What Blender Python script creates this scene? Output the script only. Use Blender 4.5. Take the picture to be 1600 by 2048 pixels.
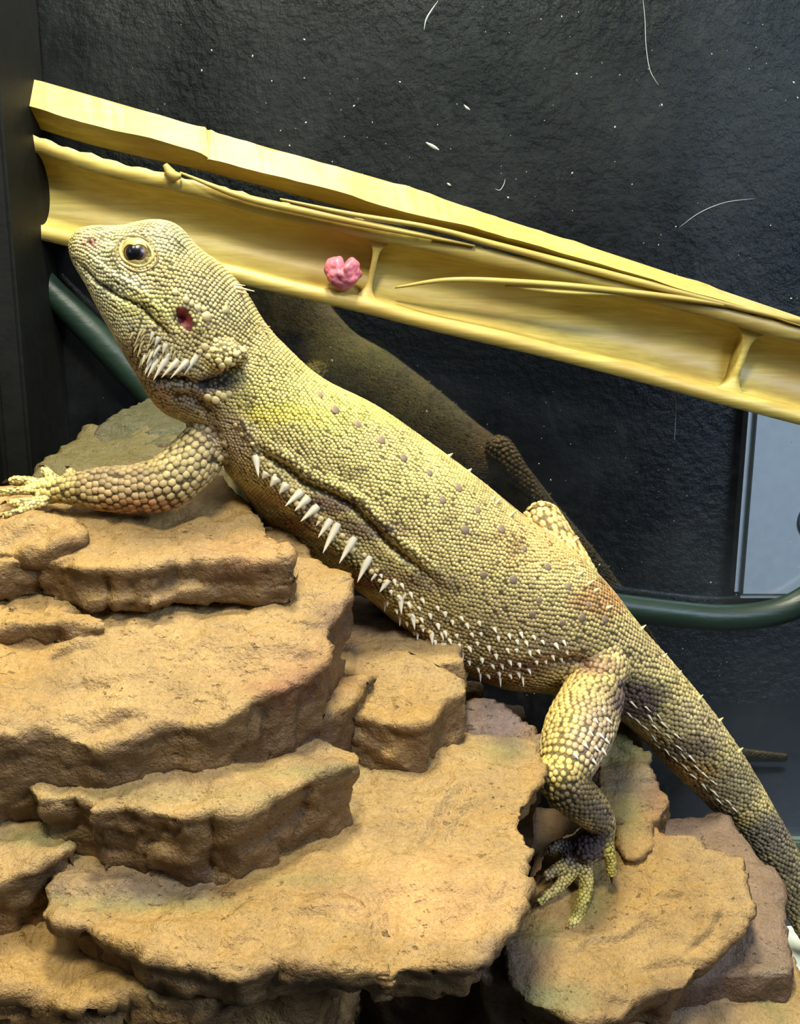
import bpy, bmesh, math, random
import numpy as np
from mathutils import Vector, Matrix
from mathutils.bvhtree import BVHTree

random.seed(7); RNG = np.random.default_rng(7)
for o in list(bpy.data.objects): bpy.data.objects.remove(o)
scene = bpy.context.scene
COL = scene.collection

# ------------------------------------------------------------------ camera
PITCH = math.radians(13.0); CAMH = 0.265; FPX = 2000.0
cam_data = bpy.data.cameras.new('camera'); cam = bpy.data.objects.new('camera', cam_data); COL.objects.link(cam)
cam.location = (0, 0, CAMH); cam.rotation_euler = (math.pi/2 - PITCH, 0, 0)
cam_data.sensor_fit = 'VERTICAL'; cam_data.sensor_height = 36.0; cam_data.lens = 36.0*FPX/2048.0
cam_data.clip_start = 0.01; cam_data.clip_end = 20
scene.camera = cam

# ------------------------------------------------------------------ world, lights, exposure
world = bpy.data.worlds.new('world'); scene.world = world; world.use_nodes = True
world.node_tree.nodes['Background'].inputs[0].default_value = (0.75, 0.85, 1.0, 1)
world.node_tree.nodes['Background'].inputs[1].default_value = 0.022
def area(name, loc, target, size, power, color, size_y=None):
    l = bpy.data.lights.new(name, 'AREA'); l.energy = power; l.color = color; l.size = size
    if size_y: l.shape = 'RECTANGLE'; l.size_y = size_y
    o = bpy.data.objects.new(name, l); COL.objects.link(o); o.location = loc
    o.rotation_euler = (Vector(target)-Vector(loc)).to_track_quat('-Z', 'Y').to_euler()
    return o
area('tank_lamp', (-0.02, 0.26, 0.80), (0.0, 0.29, 0.16), 0.09, 6.3, (1.0, 0.95, 0.74))
area('front_fill', (-0.05, 0.0, 0.74), (0.0, 0.30, 0.17), 0.10, 3.7, (1.0, 0.95, 0.76))  # unseen fill added at the camera side to brighten the lizard's near side
area('room_window', (0.63, -0.25, 0.70), (0.22, 0.60, 0.26), 0.34, 8.0, (0.58, 0.72, 1.0))
scene.view_settings.view_transform = 'Standard'; scene.view_settings.look = 'None'
scene.view_settings.gamma = 1; scene.view_settings.use_curve_mapping = False
scene.view_settings.exposure = 0.15

# ------------------------------------------------------------------ pixel helpers
CP, SP = math.cos(PITCH), math.sin(PITCH)
def ray(px, py):
    xr = (px-800.0)/FPX; yr = -(py-1024.0)/FPX
    return Vector((xr, CP + yr*SP, -SP + yr*CP))
CAM = Vector((0, 0, CAMH))
def P(px, py, Y):
    d = ray(px, py); return CAM + d*(Y/d.y)
def on_plane(px, py, Y0, z0, s, sx=0.0):
    d = ray(px, py); t = (z0 - s*Y0 - CAMH)/(d.z - s*d.y - sx*d.x); return CAM + d*t
def project(V):
    V = np.asarray(V); x = V[:,0]; y = V[:,1]; z = V[:,2]-CAMH
    dep = y*CP - z*SP; up = y*SP + z*CP
    return 800 + FPX*x/dep, 1024 - FPX*up/dep

# ------------------------------------------------------------------ numpy noise
def _hash(ix, iy, iz):
    h = (ix.astype(np.uint32)*np.uint32(374761393) + iy.astype(np.uint32)*np.uint32(668265263) + iz.astype(np.uint32)*np.uint32(2147483647))
    h = (h ^ (h >> np.uint32(13)))*np.uint32(1274126177)
    h = h ^ (h >> np.uint32(16))
    return h.astype(np.float64)/4294967295.0*2-1
def vnoise(p):
    f = np.floor(p); i = f.astype(np.int64); w = p-f; w = w*w*w*(w*(w*6-15)+10)
    r = 0
    for dx in (0,1):
        for dy in (0,1):
            for dz in (0,1):
                h = _hash((i[:,0]+dx) & 0xffff, (i[:,1]+dy) & 0xffff, (i[:,2]+dz) & 0xffff)
                r = r + h*(w[:,0] if dx else 1-w[:,0])*(w[:,1] if dy else 1-w[:,1])*(w[:,2] if dz else 1-w[:,2])
    return r
def fbm(p, octaves=4, gain=0.5):
    a = 1.0; s = 0; q = np.array(p, float) + 100.0
    for _ in range(octaves):
        s = s + a*vnoise(q); q = q*2.03 + 17.3; a *= gain
    return s
def seg_dist(px, py, poly):
    best = np.full(px.shape, 1e9); bt = np.zeros(px.shape)
    n = len(poly)-1
    for k in range(n):
        ax, ay = poly[k]; bx, by = poly[k+1]
        dx, dy = bx-ax, by-ay
        t = np.clip(((px-ax)*dx+(py-ay)*dy)/(dx*dx+dy*dy+1e-9), 0, 1)
        d = np.hypot(px-ax-t*dx, py-ay-t*dy)
        m = d < best; best[m] = d[m]; bt[m] = (k+t[m])/n
    return best, bt

# ------------------------------------------------------------------ mesh helpers
def mesh_from(name, V, F, col=None, smooth=True):
    """V (n,3); F list of arrays of equal-size faces"""
    me = bpy.data.meshes.new(name)
    V = np.asarray(V, np.float32)
    if not isinstance(F, (list, tuple)): F = [F]
    F = [np.asarray(f, np.int32) for f in F if len(f)]
    me.vertices.add(len(V)); me.vertices.foreach_set('co', V.ravel())
    nl = sum(f.size for f in F); npoly = sum(len(f) for f in F)
    me.loops.add(nl); me.polygons.add(npoly)
    me.loops.foreach_set('vertex_index', np.concatenate([f.ravel() for f in F]))
    starts = []; c = 0
    for f in F:
        k = f.shape[1]; starts.append(c + np.arange(len(f))*k); c += f.size
    me.polygons.foreach_set('loop_start', np.concatenate(starts).astype(np.int32))
    me.update(calc_edges=True); me.validate()
    me.polygons.foreach_set('use_smooth', np.full(len(me.polygons), smooth))
    if col is not None:
        at = me.attributes.new('Col', 'FLOAT_COLOR', 'POINT')
        c4 = np.ones((len(V), 4), np.float32); c4[:, :3] = col
        at.data.foreach_set('color', c4.ravel())
    return me
def link(name, me, mat=None, parent=None):
    o = bpy.data.objects.new(name, me); COL.objects.link(o)
    if mat is not None and len(me.materials) == 0: me.materials.append(mat)
    if parent is not None: o.parent = parent
    return o
def tag(o, label=None, cat=None, group=None, kind=None):
    if label: o['label'] = label
    if cat: o['category'] = cat
    if group: o['group'] = group
    if kind: o['kind'] = kind
    return o
def thing(name, loc, label, cat, group=None):
    e = bpy.data.objects.new(name, None); COL.objects.link(e); e.location = loc; e.empty_display_size = 0.01
    return tag(e, label, cat, group)
def keep(o, parent):            # parent without moving (all meshes are in world coordinates)
    o.parent = parent; o.matrix_parent_inverse = Matrix.Translation(parent.location).inverted()
    return o
def arrays(me):
    V = np.empty(len(me.vertices)*3, np.float32); me.vertices.foreach_get('co', V)
    me.calc_loop_triangles()
    T = np.empty(len(me.loop_triangles)*3, np.int32); me.loop_triangles.foreach_get('vertices', T)
    return V.reshape(-1,3).astype(np.float64), T.reshape(-1,3)
def vnormals(V, T):
    n = np.cross(V[T[:,1]]-V[T[:,0]], V[T[:,2]]-V[T[:,0]])
    N = np.zeros_like(V)
    for k in range(3): np.add.at(N, T[:,k], n)
    return N/(np.linalg.norm(N, axis=1, keepdims=True)+1e-12)
def smooth_verts(V, T, it=1, lam=0.5):
    E = np.concatenate([T[:,[0,1]], T[:,[1,2]], T[:,[2,0]]]); E = np.concatenate([E, E[:,::-1]])
    cnt = np.bincount(E[:,0], minlength=len(V))[:,None]+1e-9
    for _ in range(it):
        S = np.stack([np.bincount(E[:,0], weights=V[E[:,1],k], minlength=len(V)) for k in range(3)], 1)
        V = V + lam*(S/cnt - V)
    return V
def voxel(V, F, size):
    me = mesh_from('tmp', V, F); o = bpy.data.objects.new('tmp', me); COL.objects.link(o)
    m = o.modifiers.new('r', 'REMESH'); m.mode = 'VOXEL'; m.voxel_size = size
    dg = bpy.context.evaluated_depsgraph_get(); ev = o.evaluated_get(dg)
    me2 = bpy.data.meshes.new_from_object(ev)
    V2, T2 = arrays(me2)
    Q = np.empty(len(me2.loops), np.int32); me2.loops.foreach_get('vertex_index', Q)
    tot = np.empty(len(me2.polygons), np.int32); me2.polygons.foreach_get('loop_total', tot)
    F2 = Q.reshape(-1,4) if (len(tot) and (tot == 4).all()) else T2
    bpy.data.objects.remove(o); bpy.data.meshes.remove(me); bpy.data.meshes.remove(me2)
    return V2, T2, F2
def catmull(pts, n):
    pts = np.asarray(pts, float); k = len(pts)
    ext = np.vstack([2*pts[0]-pts[1], pts, 2*pts[-1]-pts[-2]])
    out = []
    for u in np.linspace(0, k-1, n):
        i = min(int(u), k-2); t = u-i
        p0,p1,p2,p3 = ext[i],ext[i+1],ext[i+2],ext[i+3]
        out.append(0.5*((2*p1)+(-p0+p2)*t+(2*p0-5*p1+4*p2-p3)*t*t+(-p0+3*p1-3*p2+p3)*t**3))
    return np.array(out)
def grid_tube(rings, cap=True):
    """rings (n,m,3) -> V, [quads, tris]"""
    n, m, _ = rings.shape
    V = rings.reshape(-1,3)
    i = np.arange(n-1)[:,None]; j = np.arange(m)[None,:]; j2 = (j+1) % m
    Q = np.stack([i*m+j, i*m+j2, (i+1)*m+j2, (i+1)*m+j], -1).reshape(-1,4)
    F = [Q]
    if cap:
        V = np.vstack([V, rings[0].mean(0), rings[-1].mean(0)])
        a = np.arange(m); b = (a+1) % m
        F.append(np.concatenate([np.stack([np.full(m,n*m), b, a],1), np.stack([np.full(m,n*m+1), (n-1)*m+a, (n-1)*m+b],1)]))
    return V, F
def round_tube(pts, rads, m=16, n=None, flat=None):
    n = n or (len(pts)*6)
    C = catmull(pts, n); R = np.maximum(catmull(np.asarray(rads,float)[:,None], n)[:,0], 1e-5)
    T = np.gradient(C, axis=0); T /= np.linalg.norm(T,axis=1,keepdims=True)+1e-12
    up = np.array([0.13,1.0,0.21]); A = np.cross(T, up); A /= np.linalg.norm(A,axis=1,keepdims=True); B = np.cross(T, A)
    th = np.linspace(0, 2*np.pi, m, endpoint=False)
    rings = C[:,None]+R[:,None,None]*(A[:,None]*np.cos(th)[None,:,None]+B[:,None]*np.sin(th)[None,:,None])
    return C, A*R[:,None], B*R[:,None], rings
def merge(parts):
    V = []; Q = []; T = []; o = 0
    for v, fs in parts:
        V.append(v)
        for f in fs:
            (Q if f.shape[1] == 4 else T).append(f+o)
        o += len(v)
    F = []
    if Q: F.append(np.vstack(Q))
    if T: F.append(np.vstack(T))
    return np.vstack(V), F
def lin(r, g, b):
    f = lambda c: (c/255/12.92) if c/255 <= 0.04045 else ((c/255+0.055)/1.055)**2.4
    return (f(r), f(g), f(b))

# ------------------------------------------------------------------ materials
class NT:
    def __init__(s, name):
        s.m = bpy.data.materials.new(name); s.m.use_nodes = True; s.t = s.m.node_tree; s.t.nodes.clear()
        s.out = s.n('ShaderNodeOutputMaterial')
    def n(s, t, **k):
        nd = s.t.nodes.new(t)
        for a, v in k.items(): setattr(nd, a, v)
        return nd
    def l(s, a, b): s.t.links.new(a, b)
    def coord(s):
        g = s.n('ShaderNodeNewGeometry'); return g.outputs['Position']
    def noise(s, scale, detail=4, rough=0.55, vec=None, dist=0):
        nd = s.n('ShaderNodeTexNoise'); nd.inputs['Scale'].default_value = scale; nd.inputs['Detail'].default_value = detail
        nd.inputs['Roughness'].default_value = rough; nd.inputs['Distortion'].default_value = dist
        s.l(vec or s.coord(), nd.inputs['Vector']); return nd.outputs['Fac']
    def ramp(s, fac, stops):
        r = s.n('ShaderNodeValToRGB'); e = r.color_ramp.elements
        while len(e) < len(stops): e.new(0.5)
        for k, (p, c) in enumerate(stops):
            e[k].position = p; e[k].color = (c if isinstance(c, tuple) else (c,c,c)) + (1,)
        s.l(fac, r.inputs[0]); return r.outputs[0]
    def mix(s, fac, a, b, mode='MIX'):
        m = s.n('ShaderNodeMix', data_type='RGBA', blend_type=mode)
        for k, v in ((0, fac), (6, a), (7, b)):
            if isinstance(v, bpy.types.NodeSocket): s.l(v, m.inputs[k])
            elif k == 0: m.inputs[0].default_value = v
            else: m.inputs[k].default_value = tuple(v)+(1,)
        return m.outputs[2]
    def math(s, op, a, b=0.0):
        m = s.n('ShaderNodeMath', operation=op)
        for k, v in enumerate((a, b)):
            if isinstance(v, bpy.types.NodeSocket): s.l(v, m.inputs[k])
            else: m.inputs[k].default_value = v
        return m.outputs[0]
    def mapping(s, scale):
        m = s.n('ShaderNodeMapping'); m.inputs['Scale'].default_value = scale; s.l(s.coord(), m.inputs['Vector']); return m.outputs[0]
    def bump(s, h, strength, dist, normal=None):
        b = s.n('ShaderNodeBump'); b.inputs['Strength'].default_value = strength; b.inputs['Distance'].default_value = dist
        s.l(h, b.inputs['Height'])
        if normal: s.l(normal, b.inputs['Normal'])
        return b.outputs[0]
    def attr(s, name='Col'):
        a = s.n('ShaderNodeAttribute'); a.attribute_name = name; return a.outputs['Color']
    def bsdf(s, color, rough=0.5, normal=None, spec=0.5, metallic=0, sss=0, coat=0):
        b = s.n('ShaderNodeBsdfPrincipled')
        if isinstance(color, bpy.types.NodeSocket): s.l(color, b.inputs['Base Color'])
        else: b.inputs['Base Color'].default_value = tuple(color)+(1,)
        if isinstance(rough, bpy.types.NodeSocket): s.l(rough, b.inputs['Roughness'])
        else: b.inputs['Roughness'].default_value = rough
        b.inputs['Specular IOR Level'].default_value = spec; b.inputs['Metallic'].default_value = metallic
        b.inputs['Coat Weight'].default_value = coat; b.inputs['Coat Roughness'].default_value = 0.08
        if normal: s.l(normal, b.inputs['Normal'])
        s.l(b.outputs[0], s.out.inputs[0]); return b
def simple(name, color, rough=0.5, spec=0.5, bscale=None, bstr=0.3, bdist=0.0005, var=0.15, coat=0):
    t = NT(name); c = t.mix(t.ramp(t.noise(180, 5), [(0.35, 0.0), (0.7, 1.0)]), tuple(x*(1-var) for x in color), tuple(min(1,x*(1+var)) for x in color))
    nrm = t.bump(t.noise(bscale, 5), bstr, bdist) if bscale else None
    t.bsdf(c, rough, nrm, spec, coat=coat); return t.m

def rock_material(name):
    t = NT(name)
    base = t.attr('Col')
    mott = t.noise(95, 6, 0.6)
    c = t.mix(t.ramp(mott, [(0.3, 0.0), (0.72, 1.0)]), (0.80,0.76,0.72), (1.12,1.08,1.0))
    col = t.mix(1.0, base, c, 'MULTIPLY')
    fine = t.noise(900, 4, 0.6)
    col = t.mix(1.0, col, t.ramp(fine, [(0.3, 0.80), (0.65, 1.06)]), 'MULTIPLY')
    # dark pits: flattened streaks
    st = t.noise(1.0, 3, 0.6, vec=t.mapping((330, 420, 900)))
    pit = t.ramp(st, [(0.63, 0.0), (0.70, 1.0)])
    pit = t.math('MULTIPLY', pit, t.ramp(t.noise(60, 2), [(0.42, 0.0), (0.62, 1.0)]))
    col = t.mix(t.math('MULTIPLY', pit, 0.65), col, lin(70,45,22))
    h = t.math('ADD', t.math('MULTIPLY', t.noise(260, 6, 0.65), 1.0), t.math('MULTIPLY', pit, -0.35))
    h2 = t.noise(1500, 3, 0.6)
    nrm = t.bump(h, 0.8, 0.0026); nrm = t.bump(h2, 0.5, 0.0005, nrm); nrm = t.bump(t.noise(620,4,0.6), 0.6, 0.0009, nrm)
    t.bsdf(col, t.ramp(t.noise(120,3), [(0.3, 0.34), (0.7, 0.52)]), nrm, 0.45)
    return t.m
M = {}
M['rock'] = rock_material('painted resin rock')
t = NT('lizard skin'); b_ = t.attr('Col'); vo = t.n('ShaderNodeTexVoronoi'); vo.inputs['Scale'].default_value = 900; t.l(t.coord(), vo.inputs['Vector'])
t.bsdf(t.mix(1.0, b_, t.ramp(vo.outputs['Distance'], [(0.0, 1.0), (0.7, 0.5)]), 'MULTIPLY'), 0.6, t.bump(vo.outputs['Distance'], 0.6, -0.0006), 0.3); M['skin'] = t.m
t = NT('lizard scale'); b_ = t.attr('Col'); nz = t.noise(2600, 2)
t.bsdf(t.mix(1.0, b_, t.ramp(nz, [(0.3, 0.82), (0.7, 1.08)]), 'MULTIPLY'), 0.46, t.bump(nz, 0.25, 0.0002), 0.42); M['scale'] = t.m
M['spine'] = simple('horn spine', lin(226,216,186), 0.45, var=0.06)
M['spine_tan'] = simple('tan horn spine', lin(205,185,128), 0.5, var=0.1)
M['tubercle'] = simple('grey brown scale', lin(128,108,84), 0.5, var=0.2, bscale=2500)
M['eyelid'] = simple('yellow eyelid', lin(160,142,84), 0.5, bscale=1800, bstr=0.5, bdist=0.0003, var=0.12)
M['eyelid_pale'] = simple('pale eyelid', lin(184,166,98), 0.5, bscale=1800, bstr=0.4, bdist=0.0003)
M['eye_crease'] = simple('olive eye crease', lin(122,104,56), 0.55, bscale=1800, bstr=0.5, bdist=0.0003)
M['iris'] = simple('brown iris', lin(44,30,20), 0.3, coat=0.15)
M['pupil'] = simple('black pupil', (0.004,0.004,0.006), 0.25, coat=0.2)
M['eyeball'] = simple('gold eyeball', lin(110,86,46), 0.35, coat=0.1)
M['claw'] = simple('dark claw', lin(62,42,28), 0.35)
M['ear'] = simple('red ear membrane', lin(112,34,28), 0.5, var=0.25, bscale=1500)
M['nostril'] = simple('nostril', lin(120,62,48), 0.5)

# ================================================================== SETTING
Y_PANE = 0.430
def box_mesh(name, x0,x1,y0,y1,z0,z1, bevel=0.0, seg=2):
    bm = bmesh.new(); bmesh.ops.create_cube(bm, size=1)
    for v in bm.verts: v.co = ((x0+x1)/2+v.co.x*(x1-x0), (y0+y1)/2+v.co.y*(y1-y0), (z0+z1)/2+v.co.z*(z1-z0))
    if bevel: bmesh.ops.bevel(bm, geom=bm.edges[:], offset=bevel, segments=seg, affect='EDGES')
    me = bpy.data.meshes.new(name); bm.to_mesh(me); bm.free(); return me
M['floor'] = simple('dark tank floor', lin(34,38,36), 0.35, bscale=300, bstr=0.3)
o = link('floor', box_mesh('floor', -0.75, 0.75, -0.2, 0.62, -0.02, 0.0), M['floor']); tag(o, kind='structure')
t = NT('stippled dark wall')
n1 = t.noise(170, 5, 0.6); n2 = t.noise(45, 3)
t.bsdf(t.mix(n2, (0.003,0.0036,0.004), (0.007,0.008,0.010)), t.ramp(n2, [(0.3,0.36),(0.7,0.5)]), t.bump(n1, 0.8, 0.0035), 0.5); M['wall'] = t.m
o = link('wall_back', box_mesh('wall_back', -0.75, 0.75, 0.60, 0.62, -0.02, 0.9), M['wall']); tag(o, kind='structure')

# glass: front face reflects, all faces let light through
t = NT('dusty glass')
tr = t.n('ShaderNodeBsdfTransparent'); tr.inputs[0].default_value = (0.93,0.97,0.95,1)
gl = t.n('ShaderNodeBsdfGlossy'); gl.inputs['Roughness'].default_value = 0.03; gl.inputs[0].default_value = (1,1,1,1)
fr = t.n('ShaderNodeFresnel'); fr.inputs[0].default_value = 1.5
mx = t.n('ShaderNodeMixShader'); t.l(t.math('MINIMUM', t.math('MULTIPLY', fr.outputs[0], 3.0), 1.0), mx.inputs[0]); t.l(tr.outputs[0], mx.inputs[1]); t.l(gl.outputs[0], mx.inputs[2])
df = t.n('ShaderNodeBsdfDiffuse'); df.inputs[0].default_value = (0.72,0.78,0.76,1)
sm = t.ramp(t.noise(14, 6, 0.65, dist=0.6), [(0.42, 0.0), (0.75, 1.0)])
wisp = t.ramp(t.noise(1.0, 6, 0.7, vec=t.mapping((40, 40, 30)), dist=2.5), [(0.5, 0.0), (0.8, 1.0)])
dust = t.math('ADD', t.math('MULTIPLY', sm, 0.016), t.math('MULTIPLY', wisp, 0.012)); dust = t.math('ADD', dust, 0.002)
mx2 = t.n('ShaderNodeMixShader'); t.l(dust, mx2.inputs[0]); t.l(mx.outputs[0], mx2.inputs[1]); t.l(df.outputs[0], mx2.inputs[2])
t.l(mx2.outputs[0], t.out.inputs[0]); M['glass'] = t.m
t = NT('clear glass'); tr = t.n('ShaderNodeBsdfTransparent'); tr.inputs[0].default_value = (0.95,0.98,0.96,1); t.l(tr.outputs[0], t.out.inputs[0]); M['clear'] = t.m
X_LEFT, X_RIGHT = -0.178, 0.215
me = box_mesh('pane', X_LEFT-0.004, X_RIGHT+0.004, Y_PANE, Y_PANE+0.005, 0.0, 0.62)
me.materials.append(M['clear']); me.materials.append(M['glass'])
for p in me.polygons: p.material_index = 1 if p.normal.y < -0.5 else 0
o = link('window_1', me); tag(o, kind='structure')
me = box_mesh('pane', X_LEFT-0.005, X_LEFT, 0.02, Y_PANE, 0.0, 0.62)
me.materials.append(M['clear']); me.materials.append(M['glass'])
for p in me.polygons: p.material_index = 1 if p.normal.x > 0.5 else 0
o = link('window_2', me); tag(o, kind='structure')
# corner post with ribbed profile
M['post'] = simple('black frame plastic', lin(14,15,10), 0.6, 0.15, bscale=500, bstr=0.25, bdist=0.0004, var=0.3)
def post(name, prof, z0, z1):
    V = np.array([[x,y,z] for z in (z0,z1) for x,y in prof]); n = len(prof)
    a = np.arange(n); b = (a+1)%n
    F = [np.stack([a,b,b+n,a+n],1)]
    bm = bmesh.new(); vs = [bm.verts.new(v) for v in V]
    for q in F[0]: bm.faces.new([vs[i] for i in q])
    bm.faces.new(vs[:n][::-1]); bm.faces.new(vs[n:])
    bmesh.ops.recalc_face_normals(bm, faces=bm.faces[:])
    bmesh.ops.bevel(bm, geom=[e for e in bm.edges if abs(e.verts[0].co.z-e.verts[1].co.z) > 0.1], offset=0.0012, segments=3, affect='EDGES')
    me = bpy.data.meshes.new(name); bm.to_mesh(me); bm.free(); return me
x0 = P(142, 900, 0.43).x
prof = [(X_LEFT-0.002,0.335),(x0-0.030,0.340),(x0-0.030,0.352),(x0-0.0225,0.352),(x0-0.0225,0.362),(x0-0.0185,0.362),(x0-0.0185,0.374),(x0-0.010,0.374),(x0-0.0095,0.380),(x0-0.0008,0.384),(x0,0.430),(X_LEFT-0.002,0.430)]
o = link('trim_1', post('corner_post', prof, 0.0, 0.62), M['post']); tag(o, kind='structure')
o = link('trim_2', box_mesh('bottom_frame', X_LEFT, X_RIGHT, Y_PANE-0.004, Y_PANE+0.009, 0.0, 0.007, 0.001), simple('olive frame', lin(86,100,84), 0.35)); tag(o, kind='structure')
o = link('trim_3', box_mesh('right_post', X_RIGHT, X_RIGHT+0.02, 0.39, 0.44, 0.0, 0.62, 0.002), M['post']); tag(o, kind='structure')

# ================================================================== ROCKS
TAN = np.array(lin(164,136,88)); OCH = np.array(lin(158,124,62)); GRN = np.array(lin(108,116,66)); RED = np.array(lin(124,58,48)); PUR = np.array(lin(92,80,74)); PEACH = np.array(lin(162,124,82)); RUST_SHADE = np.array(lin(84,56,28))
rock_blobs = [ # px, py, rx, ry, colour, strength  (resin paint, with some shade painted in)
 (590,1385,95,38,RED,0.75),(640,1350,60,20,RED,0.4),(690,1250,60,60,PEACH,0.8),(600,1330,140,60,PEACH,0.6),(490,1145,70,22,np.array(lin(134,82,48)),0.5),
 (480,1100,140,40,PEACH,0.5),(330,1590,330,22,GRN,0.25),(300,1805,220,22,GRN,0.55),(600,1760,120,16,GRN,0.35),(90,1672,120,22,GRN,0.55),(620,1545,140,18,GRN,0.45),
 (1000,1500,60,26,GRN,0.5),(1260,1490,70,50,GRN,0.7),(1255,1610,45,60,GRN,0.5),(1275,1560,70,40,PUR,0.6),(1320,1620,40,50,RED,0.25),
 (1180,1790,40,60,GRN,0.6),(1080,1870,40,40,GRN,0.6),(1080,1990,90,40,np.array(lin(110,125,90)),0.8),(1040,1930,90,60,PUR,0.85),(1380,2010,130,60,PUR,0.7),(1540,1980,40,80,GRN,0.5),
 (300,1770,180,40,PUR,0.7),(330,1560,140,40,PUR,0.25),(600,1480,120,50,PUR,0.5),(1000,1440,60,50,PUR,0.9),(760,1240,120,60,PUR,0.7),  # PUR under the body and below the ledge is painted shade
 (1200,1950,200,60,OCH,0.4),(1300,1760,160,60,OCH,0.35),(800,1400,120,40,OCH,0.5),(860,1800,160,80,np.array(lin(196,152,98)),0.6),(120,1960,140,40,OCH,0.5),(150,1060,200,30,OCH,0.45),(350,1010,200,30,OCH,0.3)]
def rock_colour(V, tint=None, tamt=0.0, N=None):
    px, py = project(V)
    c = np.tile(TAN, (len(V),1))
    n = fbm(V*55, 4)[:,None]
    c = c*(1+0.10*n)
    w = np.clip(fbm(V*28+40, 3)*1.4+0.1, 0, 1)[:,None]*0.55
    c = c*(1-w)+OCH*w
    wob = fbm(V*120, 3)*0.35
    for bx,by,rx,ry,cc,s in rock_blobs:
        d = np.hypot((px-bx)/rx, (py-by)/ry)+wob
        w = (np.clip(1.35-d, 0, 1)*s)[:,None]; w = np.minimum(w, s)
        c = c*(1-w)+cc*w
    if tint is not None: c = c*(1-tamt)+np.array(tint)*tamt
    if N is not None:       # steep side faces: rust brown paint, darkened to put wall shade into the colour
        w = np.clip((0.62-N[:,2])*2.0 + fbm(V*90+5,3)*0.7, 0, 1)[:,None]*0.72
        c = c*(1-w)+RUST_SHADE*w
    return c
def densify(poly, step):
    out = []
    n = len(poly)
    for k in range(n):
        a = poly[k]; b = poly[(k+1)%n]; L = (b-a).length; m = max(1, int(L/step))
        for j in range(m): out.append(a.lerp(b, j/m))
    return out
rock_cracks = [ # breaks in the bedding: polyline, width, depth
 ([(950,1550),(905,1605),(870,1645),(838,1705)],8,.0026),([(962,1596),(925,1640),(880,1690)],6,.0014),([(780,1800),(785,1870),(792,1940)],5,.0012),([(500,1862),(620,1832),(780,1842)],4.5,.0009),([(190,1850),(290,1872),(370,1902)],7,.0014),([(560,1790),(660,1800),(700,1820)],5,.0009),([(880,1850),(960,1830),(1040,1790)],10,.0014),
 ([(-40,1270),(60,1292),(110,1276),(185,1262)],15,.0034),([(90,1332),(150,1312),(212,1290)],8,.0022),([(220,1292),(300,1302)],6,.0012),([(560,1248),(620,1272),(660,1262)],6,.0014),([(250,1195),(330,1206),(400,1198)],6,.0010),([(60,1420),(180,1452),(300,1440)],7,.0010),
 ([(-40,1092),(60,1082),(115,1070)],12,.0024),([(340,1075),(362,1105),(370,1145)],6,.0018),([(200,1085),(270,1078)],7,.0012),
 ([(745,1310),(720,1340),(745,1372)],6,.0014),([(690,1388),(760,1366)],5,.0010),([(880,1375),(905,1400),(890,1425)],7,.0014),
 ([(300,1590),(360,1600),(420,1588)],6,.0010),
 ([(1130,1932),(1180,1892),(1240,1882),(1300,1852)],6,.0016),([(1370,1905),(1420,1872),(1455,1820)],9,.0018),([(1260,1960),(1340,1930),(1400,1925)],8,.0014),([(1300,1800),(1380,1790)],6,.0008)]
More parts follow.
